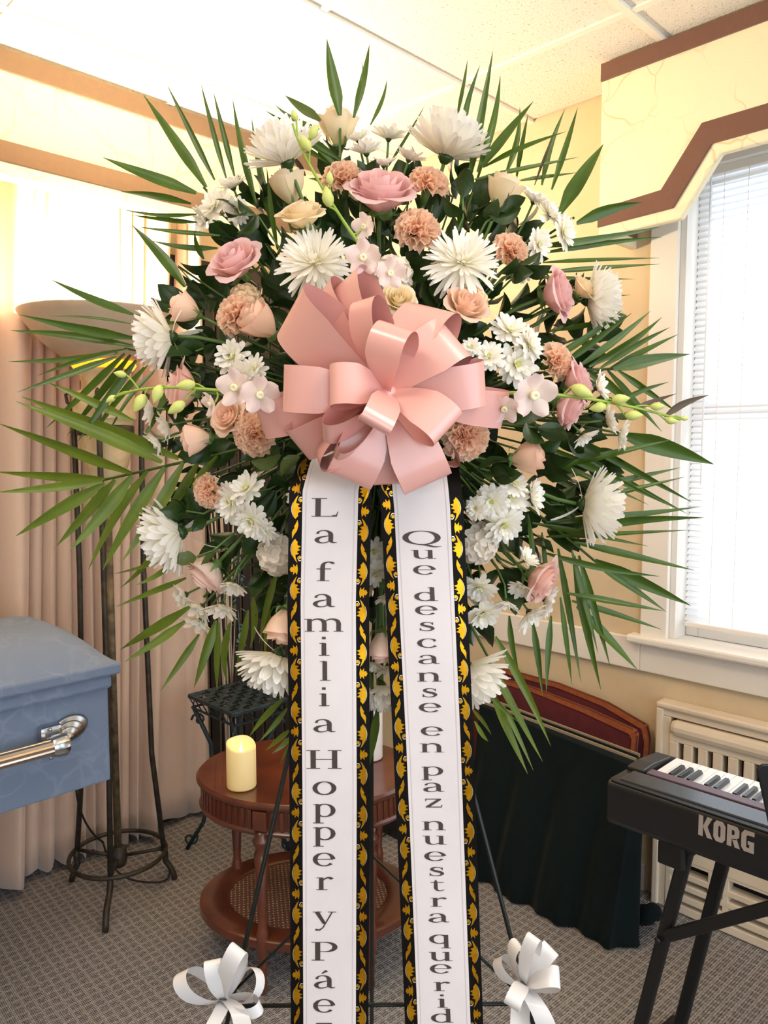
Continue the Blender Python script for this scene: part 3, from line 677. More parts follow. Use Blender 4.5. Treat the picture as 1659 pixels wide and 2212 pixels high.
MB().bar(Vector((1.81, LA[1].y-.02, .653))-KSO, Vector((2.06, LA[1].y-.02, .653))-KSO, .03, .012).build('top_rail', M_leg, ks, bevel=.004)
MB().box(tuple(Vector((1.80, LA[1].y-.012, .60))-KSO), tuple(Vector((1.85, LA[1].y+.055, .6605))-KSO)).build('hinge_plate', M_leg, ks, bevel=.006)
MB().bar(LA[0]+Vector((0, .0, .0))-KSO, Vector((2.06, LA[0].y-.02, .012))-KSO, .024, .022).build('foot_rail', M_leg, ks, bevel=.006)
# ---- music stand whose desk shows at the right edge
ms = empty('music_stand', P(1790, 1700, 1.5)*1, 'black music stand in front of the piano at the right edge', 'music stand')
p0 = P(1634, 1652, 1.5); ms.location = Vector((p0.x, p0.y, 0))+RT*.22
dv = (P(1652, 1800, 1.55)-p0).normalized(); rv = RT.copy()
Md = Matrix((rv, dv, rv.cross(dv))).transposed().to_4x4(); Md.translation = p0-ms.location
MB().prism([(0, .012), (.012, 0), (.45, 0), (.45, .26), (.03, .26), (.018, .25)], Md, .006).build('desk', M_leg, ms, bevel=.003)
MB().tube([Vector((0, 0, .06)), Vector((0, 0, p0.z-.12))]+[], .011, 8).build('pole', M_leg, ms)
for k in range(3):
    a = k*2.094+.4; MB().tube([(0, 0, .25), (.22*math.cos(a), .22*math.sin(a), .008)], .007, 6).build('leg', M_leg, ms)

# ================================================================== THE STANDING SPRAY
# ---- wire easel
M_wire = mat('dark_green_wire', (26, 32, 32), .35, .4)
EF = 1.17
apex = atf(835, 930, EF+.03)
ez = empty('wire_easel', (apex.x, apex.y, 0), 'dark wire easel with spread legs holding the flower spray', 'easel'); EO = ez.location.copy()
def gpt(p): return Vector(p)-EO
def tofloor(a, b):
    return a+(b-a)*((a.z-.004)/(a.z-b.z))
legL = tofloor(atf(640, 1560, EF), atf(525, 2060, EF)); legR = tofloor(atf(1037, 1770, EF), atf(1152, 2212, EF))
topL = atf(640, 1560, EF)+(atf(640, 1560, EF)-legL).normalized()*.40; topR = atf(1037, 1770, EF)+(atf(1037, 1770, EF)-legR).normalized()*.55
MB().tube([gpt(topL), gpt(legL)], .0042, 6).build('leg', M_wire, ez, smooth=True)
MB().tube([gpt(topR), gpt(legR)], .0042, 6).build('leg', M_wire, ez, smooth=True)
bk0 = atf(802, 1450, EF+.02); bk1 = tofloor(bk0, atf(803, 2212, EF+.16))
MB().tube([gpt(apex), gpt(bk0), gpt(bk1)], .0042, 6).build('rear_leg', M_wire, ez, smooth=True)
MB().tube([gpt(atf(500, 2173, EF)), gpt(atf(1140, 2168, EF))], .0034, 6).build('crossbar', M_wire, ez, smooth=True)
hub = atf(804, 1848, EF+.10)
for x, y in ((512, 2135), (1112, 2138)):
    MB().tube([gpt(hub), gpt(atf(x, y, EF))], .0024, 6).build('brace', M_wire, ez, smooth=True)
MB().tube([gpt(topL), gpt(apex), gpt(topR)], .0042, 6).build('top_hook', M_wire, ez, smooth=True)

# ---- serif lettering built from strokes
def arc(cx, cy, rx, ry, a0, a1, thick=.105, thin=.03, n=14):
    out = []
    for i in range(n+1):
        a = math.radians(a0+(a1-a0)*i/n); c = abs(math.cos(a))
        out.append((cx+rx*math.cos(a), cy+ry*math.sin(a), thin+(thick-thin)*c**1.6))
    return out
def st(x, y0, y1, w=.10): return [(x, y0, w), (x, y1, w)]
def sf(x0, x1, y, w=.025): return [(x0, y, w), (x1, y, w)]
GL = {
 'i': (.6, [st(.3, 0, .97), sf(.08, .54, .03), [(.10, .93, .02), (.3, .97, .04)], [(.22, 1.36, .095), (.38, 1.36, .095)]]),
 'l': (.6, [st(.3, 0, 1.5), sf(.08, .54, .03), [(.08, 1.46, .02), (.3, 1.5, .04)]]),
 'a': (1.0, [arc(.40, .26, .30, .25, 90, 330), [(.42, .52, .03), (.68, .60, .03)], st(.74, .10, .72), arc(.46, .72, .28, .27, 0, 150), [(.16, .72, .07), (.26, .74, .08)], [(.74, .12, .10), (.84, .03, .04), (1.02, .06, .02)]]),
 'e': (.95, [arc(.48, .5, .40, .49, 0, 320), sf(.12, .88, .52, .03)]),
 'o': (1.0, [arc(.5, .5, .42, .49, 0, 360)]),
 'c': (.9, [arc(.48, .5, .40, .49, 40, 325), [(.72, .78, .08), (.80, .74, .07)]]),
 'm': (1.75, [st(.25, 0, .97), st(.87, 0, .68), st(1.49, 0, .68), arc(.58, .68, .29, .28, 0, 140, .10), arc(1.20, .68, .29, .28, 0, 140, .10), sf(.05, .47, .03), sf(.67, 1.08, .03), sf(1.29, 1.72, .03), [(.05, .93, .02), (.25, .97, .04)]]),
 'n': (1.15, [st(.25, 0, .97), st(.89, 0, .68), arc(.60, .68, .29, .28, 0, 140, .10), sf(.05, .47, .03), sf(.69, 1.12, .03), [(.05, .93, .02), (.25, .97, .04)]]),
 'u': (1.15, [st(.25, .30, .97), st(.87, 0, .97), arc(.55, .30, .30, .28, 180, 330, .10), [(.05, .95, .022), (.25, .97, .03)], [(.67, .95, .022), (.87, .97, .03)], sf(.87, 1.12, .03)]),
 'r': (.85, [st(.28, 0, .97), arc(.56, .66, .26, .29, 60, 170, .09), [(.64, .86, .09), (.76, .82, .09)], sf(.06, .56, .03), [(.06, .93, .02), (.28, .97, .04)]]),
 's': (.8, [arc(.40, .73, .27, .24, 35, 250, .085), arc(.40, .26, .29, .25, -140, 90, .085), [(.30, .50, .075), (.52, .44, .075)], [(.64, .92, .03), (.66, .68, .02)], [(.10, .32, .03), (.09, .06, .02)]]),
 't': (.75, [st(.30, .16, 1.2, .085), sf(.06, .66, .94, .03), arc(.48, .20, .18, .18, 180, 320, .08), [(.30, 1.22, .02), (.08, .95, .02)]]),
 'f': (.8, [st(.30, 0, 1.2), arc(.52, 1.2, .22, .28, 30, 180, .10), [(.64, 1.36, .08), (.74, 1.34, .08)], sf(.04, .66, .94, .03), sf(.06, .60, .03)]),
 'p': (1.1, [st(.26, -.5, .97), arc(.56, .5, .38, .48, -150, 150), sf(.05, .52, -.47, .03), [(.05, .93, .02), (.26, .97, .04)]]),
 'q': (1.1, [st(.84, -.5, .97), arc(.54, .5, .38, .48, 30, 330), sf(.60, 1.06, -.47, .03)]),
 'd': (1.15, [st(.86, 0, 1.5), arc(.54, .48, .38, .47, 30, 330), sf(.86, 1.10, .03), [(.66, 1.46, .02), (.86, 1.5, .04)]]),
 'y': (1.1, [[(.20, .97, .10), (.55, .05, .08)], [(.90, .97, .03), (.48, -.25, .03), (.32, -.44, .05), (.14, -.40, .08)], sf(.02, .42, .95), sf(.70, 1.08, .95)]),
 'z': (.9, [sf(.10, .80, .93, .045), sf(.10, .82, .05, .05), [(.76, .93, .085), (.16, .05, .085)], [(.10, .95, .02), (.12, .70, .02)], [(.82, .05, .02), (.84, .30, .02)]]),
 'L': (1.3, [st(.34, 0, 1.42, .115), sf(.06, .72, 1.40), sf(.06, 1.14, .03), [(1.12, .02, .03), (1.20, .40, .012)], [(.95, .05, .05), (1.16, .10, .05)]]),
 'H': (1.7, [st(.36, 0, 1.42, .115), st(1.30, 0, 1.42, .115), sf(.06, .66, 1.40), sf(.06, .66, .03), sf(1.0, 1.60, 1.40), sf(1.0, 1.60, .03), sf(.36, 1.30, .72, .03)]),
 'P': (1.3, [st(.34, 0, 1.42, .115), sf(.06, .64, .03), sf(.06, .7, 1.40), arc(.68, 1.04, .44, .36, -90, 90, .115), sf(.34, .68, .68, .025)]),
 'Q': (1.6, [arc(.76, .72, .66, .69, 0, 360, .12), [(.62, .04, .05), (.95, -.04, .075), (1.25, -.20, .07), (1.55, -.18, .02)]]),
}
def cr(pts, n=5):
    """smooth a stroke through its points"""
    out = []
    for i in range(len(pts)-1):
        p0, p1, p2, p3 = pts[max(0, i-1)], pts[i], pts[i+1], pts[min(len(pts)-1, i+2)]
        for k in range(n):
            t = k/n
            out.append(tuple(.5*(2*b+(c-a)*t+(2*a-5*b+4*c-d)*t*t+(3*b-a-3*c+d)*t**3) for a, b, c, d in zip(p0, p1, p2, p3)))
    return out+[pts[-1]]
def arch(x): return cr([(x, .66, .03), (x+.14, .88, .035), (x+.36, .97, .05), (x+.57, .86, .09), (x+.64, .64, .10), (x+.64, .3, .10), (x+.64, 0, .10)])
GL['a'] = (1.0, [cr([(.16, .72, .07), (.22, .88, .045), (.40, .97, .03), (.60, .92, .06), (.72, .74, .10), (.74, .5, .10), (.74, .2, .10), (.83, .05, .05), (1.0, .06, .02)]),
                 cr([(.72, .58, .03), (.50, .52, .035), (.25, .42, .07), (.14, .24, .10), (.24, .06, .06), (.42, .02, .035), (.62, .10, .03), (.73, .24, .03)])])
GL['s'] = (.8, [cr([(.64, .82, .03), (.54, .94, .03), (.36, .96, .04), (.20, .84, .07), (.22, .66, .09), (.40, .54, .10), (.58, .43, .10), (.66, .26, .08), (.56, .08, .045), (.36, .03, .03), (.20, .08, .03), (.12, .22, .03)]), [(.66, .94, .03), (.66, .68, .02)], [(.11, .34, .02), (.11, .05, .03)]])
GL['u'] = (1.15, [cr([(.25, .97, .10), (.25, .5, .10), (.27, .22, .10), (.40, .05, .055), (.56, .03, .035), (.74, .14, .03), (.86, .30, .03)]), st(.87, 0, .97), [(.03, .95, .025), (.25, .95, .025)], [(.65, .95, .025), (.87, .95, .025)], sf(.87, 1.12, .03)])
GL['n'] = (1.15, [st(.25, 0, .97), arch(.25), sf(.05, .47, .03), sf(.69, 1.12, .03), [(.03, .95, .022), (.25, .95, .022)]])
GL['m'] = (1.75, [st(.25, 0, .97), arch(.25), arch(.87), sf(.05, .47, .03), sf(.67, 1.08, .03), sf(1.29, 1.72, .03), [(.03, .95, .022), (.25, .95, .022)]])
GL['r'] = (.85, [st(.28, 0, .97), cr([(.28, .60, .03), (.40, .82, .035), (.56, .95, .055), (.70, .92, .085), (.76, .84, .08)]), sf(.06, .56, .03), [(.06, .95, .022), (.28, .95, .022)]])
GL['t'] = (.75, [cr([(.31, 1.22, .015), (.30, 1.0, .07), (.30, .6, .085), (.30, .3, .085), (.36, .08, .06), (.52, .02, .035), (.68, .14, .02)]), sf(.06, .66, .94, .03)])
GL['f'] = (.8, [cr([(.30, 0, .10), (.30, .6, .10), (.30, 1.1, .10), (.36, 1.36, .07), (.54, 1.47, .04), (.70, 1.42, .07), (.77, 1.34, .07)]), sf(.04, .66, .94, .03), sf(.06, .60, .03)])
GL['o'] = (1.0, [arc(.5, .5, .42, .49, 0, 375, n=30)])
GL['e'] = (.95, [arc(.48, .5, .40, .49, 4, 322, n=26), sf(.10, .88, .52, .03)])
GL['Q'] = (1.6, [arc(.76, .72, .66, .69, 0, 372, .12, n=34), cr([(.62, .04, .05), (.95, -.04, .075), (1.25, -.20, .07), (1.55, -.18, .02)])])
GL['á'] = (1.0, GL['a'][1]+[[(.40, 1.14, .03), (.62, 1.36, .08)]])
def stroke_mesh(mb, strokes, place):
    for s in strokes:
        L = []; Rr = []
        for i, (x, y, w) in enumerate(s):
            a = s[max(0, i-1)]; b = s[min(len(s)-1, i+1)]; dx, dy = b[0]-a[0], b[1]-a[1]; l = math.hypot(dx, dy) or 1
            nx, ny = -dy/l, dx/l; L.append((x+nx*w, y+ny*w)); Rr.append((x-nx*w, y-ny*w))
        n = len(s); vs = [place(*p) for p in L]+[place(*p) for p in Rr]
        mb.add(vs, [(i, n+i, n+i+1, i+1) for i in range(n-1)])

# ---- message ribbons
M_rib = mat('white_satin_ribbon', (222, 214, 215), .42, noise=(30, .25, (212, 202, 203)), sheen=.2)
M_ribk = mat('black_satin_border', (13, 9, 8), .5, spec=.12)
M_gold = mat('gold_foil', (222, 166, 30), .28, .9, noise=(60, .5, (176, 112, 16)))
M_silv = mat('silver_foil_outline', (226, 214, 190), .3, .7)
M_ink = mat('dark_brown_ink', (66, 52, 48), .6)
M_stitch = mat('ribbon_stitching', (206, 196, 196), .6)
def interp(tab, y):
    if y <= tab[0][0]: return tab[0][1]
    for (a, b), (c, d) in zip(tab, tab[1:]):
        if y <= c: return b+(d-b)*(y-a)/(c-a)
    (a, b), (c, d) = tab[-2:]; return b+(d-b)*(y-a)/(c-a)
RF = 1.085; HWD, HB = .0585, .0395
def ribbon(label, xc, ytop, text, seed, flip, wide):
    base = atf(interp(xc, 2300), 2300, RF)
    o = empty('message_ribbon', base, label, 'ribbon', 'message ribbons hanging from the bow'); O = o.location.copy()
    ph = seed*1.7
    def Mp(s, y, lift=0):
        D = RF + .004*math.sin(y/170+ph)
        if y < 1068: D += .06*((1068-y)/90)**2
        D += .0025*(s/HWD)**2*math.sin(y/120+ph) + (max(0, 1068-y)/90)*.02*(s/HWD)*flip
        return atf(interp(xc, y), y, D)+RT*s-FW*lift-O
    y1 = 2520
    def strip(s0, s1, lift, m, name, nu=3):
        MB().grid(lambda u, v: Mp(s0+(s1-s0)*u, ytop+(y1-ytop)*v, lift), nu, 180).build(name, m, o, smooth=True)
    strip(-HWD, -HB+.001, 0, M_ribk, 'black_border'); strip(HB-.001, HWD, 0, M_ribk, 'black_border')
    strip(-HB, HB, .0004, M_rib, 'white_band', 8)
    strip(-HB+.0045, -HB+.0055, .0008, M_stitch, 'stitching', 1); strip(HB-.0055, HB-.0045, .0008, M_stitch, 'stitching', 1)
    # gold leaf scroll ornaments along both borders (x outward in half-widths, y in picture rows)
    leaf = [(-.03, -66), (.18, -63), (.32, -58), (.46, -52), (.52, -45), (.49, -38), (.36, -31), (.16, -25), (-.10, -19), (-.42, -14), (-.26, -20), (-.14, -26), (-.08, -32), (-.30, -32), (-.60, -34), (-.30, -38), (-.50, -40), (-.86, -42), (-.45, -45), (-.62, -47), (-.92, -50), (-.45, -52), (-.36, -55), (-.40, -60), (-.22, -62)]
    sil = [(.24, -63), (.46, -56), (.62, -49), (.64, -42), (.52, -34), (.36, -28), (.48, -35), (.56, -43), (.54, -49), (.40, -56)]
    fan = [(-.5, -2), (-.38, -12), (-.12, -6), (.22, -12), (.20, -4.5), (.50, -6), (.72, 0), (.50, 6), (.20, 4.5), (.22, 12), (-.12, 6), (-.38, 12), (-.5, 2)]
    wisp = [(-.33, 68), (-.10, 75), (.20, 83), (.02, 85), (.32, 89), (.48, 95), (.42, 109), (.20, 101), (-.28, 91), (-.47, 79)]
    dot = [(-.76+.24*math.cos(q*.785), -26+4*math.sin(q*.785)) for q in range(8)]
    cres = [(-.98, -20.5), (-.70, -20), (-.48, -24), (-.50, -29), (-.40, -24), (-.62, -18), (-.90, -18)]
    per = 175.0; wB = (HWD-HB)/2
    for side in (-1, 1):
        y = 1000+(70 if side > 0 else 20)+seed*35
        while y < 2400:
            g = MB(); sv = MB()
            def put(mbb, poly, sg=1, lift=.0007):
                vs = [Mp(side*((HWD+HB)/2+px*wB), y+py*sg, lift) for px, py in poly]
                mbb.add(vs, [tuple(range(len(vs)))])
            put(g, fan); put(g, wisp)
            for sg in (1, -1):
                put(g, leaf, sg); put(g, dot, sg); put(sv, sil, sg, .0009); put(sv, cres, sg, .0009)
            g.build('gold_ornament', M_gold, o); sv.build('silver_outline', M_silv, o)
            y += per
    for ch, x, yc, hpx in text:
        adv, strokes = GL[ch]; mb = MB()
        k = hpx/1660*1.12                       # x-height in metres
        hs = wide
        def place(gx_, gy_):
            yy = yc - (gy_-.5)*hpx
            s_ = (x-interp(xc, yc))/1660*1.12+(gx_-adv/2)*k*hs
            return Mp(s_, yy, .0010)
        stroke_mesh(mb, strokes, place)
        mb.build('letter', M_ink, o)
    return o
T1 = [('L', 703, 1102, 28), ('a', 703, 1159, 28), ('f', 702, 1241, 28), ('a', 699, 1297, 28), ('m', 700, 1350, 28), ('i', 700, 1402, 28), ('l', 702, 1456, 28), ('i', 700, 1511, 28), ('a', 700, 1567, 28), ('H', 701, 1646, 28), ('o', 701, 1702, 28), ('p', 701, 1750, 28), ('p', 701, 1800, 28), ('e', 700, 1856, 28), ('r', 701, 1908, 28), ('y', 701, 1982, 28), ('P', 701, 2060, 28), ('á', 700, 2120, 28), ('e', 700, 2172, 28), ('z', 700, 2222, 28)]
T2 = [('Q', 913, 1166, 21), ('u', 915, 1197, 19.5), ('e', 917, 1231, 19.5), ('d', 920, 1288, 19.5), ('e', 921, 1318, 19.5), ('s', 922, 1353, 19.5), ('c', 924, 1389, 19.5), ('a', 926, 1424, 19.5), ('n', 927, 1462, 19.5), ('s', 928, 1496, 19.5), ('e', 929, 1528, 19.5), ('e', 933, 1579, 19.5), ('n', 933, 1615, 19.5), ('p', 934, 1665, 19.5), ('a', 936, 1700, 19.5), ('z', 936, 1734, 19.5), ('n', 937, 1783, 19.5), ('u', 939, 1814, 19.5), ('e', 940, 1849, 19.5), ('s', 943, 1882, 19.5), ('t', 945, 1914, 19.5), ('r', 947, 1948, 19.5), ('a', 947, 1982, 19.5), ('q', 950, 2028, 19.5), ('u', 952, 2065, 19.5), ('e', 952, 2092, 19.5), ('r', 954, 2130, 19.5), ('i', 955, 2166, 19.5), ('d', 955, 2198, 19.5), ('a', 956, 2245, 19.5)]
ribbon('white ribbon with black gold border lettered La familia Hopper', [(960, 745), (1000, 728), (1060, 714), (1300, 709), (1700, 712), (2200, 712)], 975, T1, 1, -1, 1.75)
ribbon('white ribbon with black gold border lettered Que descanse en paz', [(960, 900), (1100, 912), (1600, 936), (2200, 959)], 990, T2, 2, 1, 2.45)

# ---- bows
M_pink = mat('pink_satin', (230, 169, 159), .29, spec=.95, noise=(9, .12, (224, 161, 151)), coat=.25, aniso=.5)
M_wsat = mat('white_silver_satin', (226, 224, 226), .28, noise=(9, .2, (214, 212, 214)), aniso=.5)
def loop(o, O, C, T, wdir, wid, bulge, m, name='ribbon_loop', pinch=.28, skew=0.0, fan=1.0):
    d = T-C; L = d.length; d = d.normalized()
    W = wdir - d*wdir.dot(d); W.normalize(); Nn = d.cross(W)
    def f(u, v):
        th = 2*math.pi*v; x = (1-math.cos(th))/2; y = math.sin(th)*(math.sin(th/2)**.8)
        ws = pinch+(1-pinch)*min(1, (x*1.5))**.8
        ws *= (1+(fan-1)*x)
        cup = .10*bulge*math.cos((u-.5)*math.pi)*x
        return C+d*(L*x)+Nn*(bulge*y*(.9+.0*x))+W*((u-.5)*wid*ws+skew*x*wid)+Nn*cup*0-O
    mb = MB().grid(f, 6, 40); ob = mb.build(name, m, o, smooth=True)
    return ob
BC = P(836, 850, 1.005)
bow = empty('pink_bow', BC, 'large pink satin bow of many loops at the centre of the spray', 'bow'); BO = BC.copy()
def WV(a, z=0):           # width direction: angle in the picture, with lean towards the viewer
    a = math.radians(a); return RT*math.cos(a)+UC*math.sin(a)-FC*z
PXM = 1.0/1660
for (tx, ty, td, wa, wz, wp, bl, fan) in [
    # tip x, tip y, tip depth, width angle, lean, width px, bulge px, fan
    (560, 905, 1.06, 80, .2, 95, 22, 1.1), (640, 960, 1.05, 55, .3, 95, 26, 1.1), (1092, 885, 1.06, 120, .2, 80, 22, 1.2),
    (755, 598, 1.05, 20, .7, 110, 40, 1.0), (630, 668, 1.02, 38, .5, 150, 46, 1.05), (700, 628, 1.07, 30, .6, 100, 40, 1.0),
    (942, 668, 1.03, -12, .3, 150, 40, 1.0), (985, 730, 1.00, 115, -.5, 130, 40, 1.0),
    (612, 838, 1.00, 88, -.1, 116, 34, 1.0), (1048, 825, 1.01, 92, .1, 112, 34, 1.0),
    (690, 1000, 1.03, 50, .4, 110, 30, 1.1), (752, 1038, 1.02, 25, .3, 120, 28, 1.0), (846, 1046, 1.04, 4, .2, 90, 24, 1.0), (925, 1046, 1.02, -18, .4, 130, 30, 1.0), (985, 1000, 1.035, -45, .4, 100, 26, 1.0),
    (716, 830, .955, 84, -.25, 106, 34, 1.0), (790, 645, .985, 15, .9, 80, 36, 1.0), (852, 706, .945, 10, .75, 100, 44, 1.0),
    (700, 935, .965, 62, .5, 70, 28, 1.0), (968, 925, .955, 50, -.35, 112, 34, 1.0), (812, 915, .90, -28, -.2, 86, 26, 1.0), (730, 985, .975, 50, .5, 62, 24, 1.0)]:
    T = P(tx, ty, td); loop(bow, BO, BC+(P(836, 850, 1.02)-BC)*(td-.95)*4, T, WV(wa, -.05 if ty > 990 else wz+(.3 if td > .99 else .05)), wp*.86*PXM*td, bl*1.35*PXM, M_pink, fan=fan, pinch=.2)
MB().lathe([(.0, -.012), (.012, -.008), (.016, 0), (.012, .008), (.0, .012)], 12, M=Matrix.Identity(4)).build('knot', M_pink, bow, smooth=True)
def small_bow(label, cx, cy, dep, loops, tails):
    C = P(cx, cy, dep); o = empty('white_bow', C, label, 'bow', 'white bows on the easel legs'); O = C.copy()
    for (tx, ty, td, wa, wz, wp, bl) in loops:
        loop(o, O, C, P(tx, ty, td), WV(wa, wz+.25), wp*.9*PXM*td, bl*1.5*PXM, M_wsat, pinch=.4)
    for pts, wa, wp in tails:
        pp = bez([P(*q) for q in pts], 14); W = WV(wa, .2).normalized()
        MB().grid(lambda u, v: pp[int(v*14)]+W*((u-.5)*wp*PXM*dep)-O, 2, 14).build('ribbon_tail', M_wsat, o, smooth=True)
    MB().lathe([(.0, -.008), (.008, -.005), (.010, 0), (.008, .005), (.0, .008)], 10).build('knot', M_wsat, o, smooth=True)
small_bow('white satin bow tied to the left easel leg beside the table foot', 485, 2158, 1.175,
    [(388, 2112, 1.13, 65, .35, 44, 30), (458, 2080, 1.12, 140, .3, 40, 22), (512, 2052, 1.10, 25, .5, 44, 26), (562, 2110, 1.16, 90, .7, 32, 34), (560, 2180, 1.12, 60, .5, 30, 22), (520, 2058, 1.17, 10, .6, 34, 20)],
    [([(485, 2158, 1.17), (480, 2190, 1.12), (450, 2215, 1.10), (430, 2290, 1.12)], 10, 34), ([(485, 2158, 1.17), (520, 2170, 1.12), (535, 2215, 1.10), (520, 2300, 1.12)], 5, 40)])
small_bow('white satin bow tied to the right easel leg nearest the piano', 1132, 2130, 1.175,
    [(1075, 2072, 1.18, 60, .4, 34, 22), (1115, 2040, 1.15, -60, .5, 40, 18), (1152, 2025, 1.12, 10, .8, 34, 22), (1190, 2048, 1.15, -35, .4, 44, 20), (1205, 2110, 1.13, 60, -.2, 48, 22), (1108, 2165, 1.10, -25, -.3, 40, 22)],
    [([(1132, 2130, 1.17), (1150, 2160, 1.12), (1185, 2190, 1.11), (1195, 2290, 1.12)], -10, 46), ([(1132, 2130, 1.17), (1120, 2170, 1.15), (1125, 2220, 1.13), (1120, 2290, 1.13)], 0, 40)])

# ---- flower materials
M_stem = mat('green_stem', (84, 112, 52), .5)
M_calyx = mat('calyx_green', (96, 124, 62), .55, noise=(60, .5, (66, 94, 44)))
M_palm = mat('palm_leaf', (72, 100, 22), .36, noise=(18, .6, (46, 74, 14)), trans=.18)
M_palm2 = mat('palm_leaf_yellowed', (100, 120, 30), .42, noise=(18, .6, (76, 96, 22)), trans=.18)
M_palm3 = mat('palm_leaf_dry', (88, 74, 52), .6, noise=(18, .6, (60, 44, 36)))
M_leaf = mat('dark_glossy_leaf', (48, 72, 26), .38, noise=(12, .6, (28, 46, 18)), trans=.1)
M_leaf2 = mat('olive_leaf', (92, 104, 48), .5, noise=(12, .6, (70, 84, 36)), trans=.15)
M_foam = mat('floral_foam_green', (22, 40, 24), .95, noise=(40, .6, (12, 26, 16)))
PETC = {'mauve': ((250, 200, 190), (248, 212, 212)), 'pink': ((252, 206, 190), (252, 218, 208)), 'cream': ((252, 238, 186), (253, 234, 204)),
        'peach': ((252, 226, 192), (252, 216, 194)), 'blush': ((250, 232, 210), (250, 218, 206)), 'yellow': ((252, 232, 182), (253, 238, 204))}
def petmat(c):
    a, b = PETC[c]; return mat('petal_'+c, a, .55, grad=b, trans=.35)
M_carn = mat('carnation_petal', (255, 202, 158), .6, grad=(255, 228, 204), trans=.5)
M_mum = mat('white_mum_petal', (252, 246, 222), .55, grad=(253, 250, 246), trans=.35)
M_mumc = mat('mum_centre', (244, 236, 170), .6)
M_dsc = mat('daisy_centre', (206, 206, 110), .7, noise=(200, .6, (160, 170, 70)))
M_hyd = mat('hydrangea_petal', (246, 236, 222), .6, trans=.35)
M_hydc = mat('hydrangea_cream', (246, 224, 186), .6, trans=.35)
M_orc = mat('orchid_petal', (253, 240, 232), .5, grad=(251, 226, 222), trans=.35)
M_bud = mat('orchid_bud', (206, 214, 110), .45, noise=(40, .5, (226, 226, 160)), trans=.15)
M_ost = mat('orchid_stem', (146, 172, 62), .45)

SCX, SCY = 832, 880
def dd(x, y):
    return 1.065+.15*min(1.3, ((x-SCX)**2+(y-SCY)**2)/560**2)
CORE = P(SCX, SCY, 1.27)
MESH = {}
def cached(key, fn):
    if key not in MESH: MESH[key] = fn()
    return MESH[key]

def stem(o, M, tip, d, r=.0026, m=None):
    Mi = M.inverted()
    aim = CORE+(tip-CORE)*.15
    pts = [Mi @ q for q in bez([tip, tip-d*.07, tip.lerp(aim, .5)-d*.02, aim], 7)]
    s = M.to_scale()[0]
    MB().tube(pts, r/s, 6).build('stem', m or M_stem, o, smooth=True)

# ---- roses
def rose_petal(rb, h, half, flare, curl, key):
    def f(u, v):
        e = 2*u-1; vv = v*(1-.16*abs(e)**2.6)
        a = e*half*(.5+.5*min(1, v*1.7))
        r = rb*(.22+.78*math.sin(min(1, vv*1.3)*math.pi/2))
        k = max(0, vv-.55)/.45
        r += flare*k*k*(1-.35*e*e); z = h*vv - curl*k**3*(1-.3*e*e)
        r *= 1+.03*math.sin(e*4+rb*9)
        return Vector((r*math.cos(a), r*math.sin(a), z))
    return MB().grid(f, 6, 7)
OPEN = [(2, .11, 1.0, 1.5, -.03, 0), (3, .22, 1.04, 1.15, -.02, 0), (3, .34, 1.05, 1.1, .02, .02), (4, .48, 1.02, .98, .10, .06), (5, .64, .95, .86, .22, .14), (5, .78, .84, .86, .34, .26)]
BUD = [(2, .13, 1.62, 1.5, -.04, 0), (3, .27, 1.66, 1.2, -.06, 0), (3, .45, 1.66, 1.2, -.06, .02), (4, .64, 1.58, 1.0, .02, .04), (4, .78, 1.40, .95, .16, .10)]
def calyx():
    b = MB().lathe([(.0, -.22), (.12, -.2), (.26, -.05), (.24, .08), (.0, .1)], 10)
    for k in range(5):
        a = k*1.2566
        def f(u, v, a=a):
            w = .16*(1-v)**.7*(u-.5)*2; r = .22+.52*math.sin(v*1.7); z = -.02+.42*v*v-.12*math.sin(v*3.1)
            return Vector((r*math.cos(a)-w*math.sin(a), r*math.sin(a)+w*math.cos(a), z))
        b.grid(f, 2, 5)
    return b.mesh('calyx', M_calyx)
def rose(label, x, y, rp, ang, tilt, col, kind='open', roll=0, depth=None, name='rose'):
    lay = OPEN if kind == 'open' else BUD
    d = face_dir(ang, tilt); dp = depth or dd(x, y); sc = rp*1.2/FPX*dp
    hh = 1.0 if kind == 'open' else 1.6
    base = P(x, y, dp)-d*(hh*.55*sc)
    M = frame(d, base, roll, sc)
    o = empty(name, base, label, 'rose', 'roses in the spray', M)
    m = petmat(col); rr = random.Random(int(x*7+y))
    for li, (n, rb, h, half, fl_, cu) in enumerate(lay):
        me = cached(('rose', kind, li, col), lambda: rose_petal(rb, h, half, fl_, cu, 0).mesh('petal', m, True, True))
        for k in range(n):
            a = 2*math.pi*k/n+li*1.1+rr.uniform(-.12, .12)
            t = rr.uniform(-.03, .05)*(li+1)/3
            link('petal', me, o, M=Matrix.Rotation(a, 4, 'Z') @ Matrix.Rotation(t, 4, 'Y') @ Matrix.Scale(rr.uniform(.96, 1.03), 4))
    link('calyx', cached('calyx', calyx), o)
    stem(o, M, base-d*.15*sc, d, .003)
    return o
rose('large mauve pink rose at the top centre above the bow', 824, 412, 66, 85, 48, 'mauve')
rose('mauve pink rose at upper left above the cream florets', 508, 563, 52, 120, 42, 'mauve', roll=.5)
rose('mauve rose at upper right facing the window', 1206, 634, 50, 10, 62, 'mauve', roll=.3)
rose('deep pink rose at far left behind the green orchid buds', 390, 842, 52, 175, 70, 'pink', roll=1.)
rose('mauve pink rose at right behind the orchid spray, upper of a pair', 1250, 828, 44, 15, 66, 'mauve', roll=.9)
rose('mauve pink rose at right, hanging lower of a pair by the orchids', 1232, 880, 44, -20, 70, 'mauve', roll=.2)
rose('pale pink rose hanging at lower left above small daisies', 447, 1243, 46, 230, 80, 'blush', roll=.2)
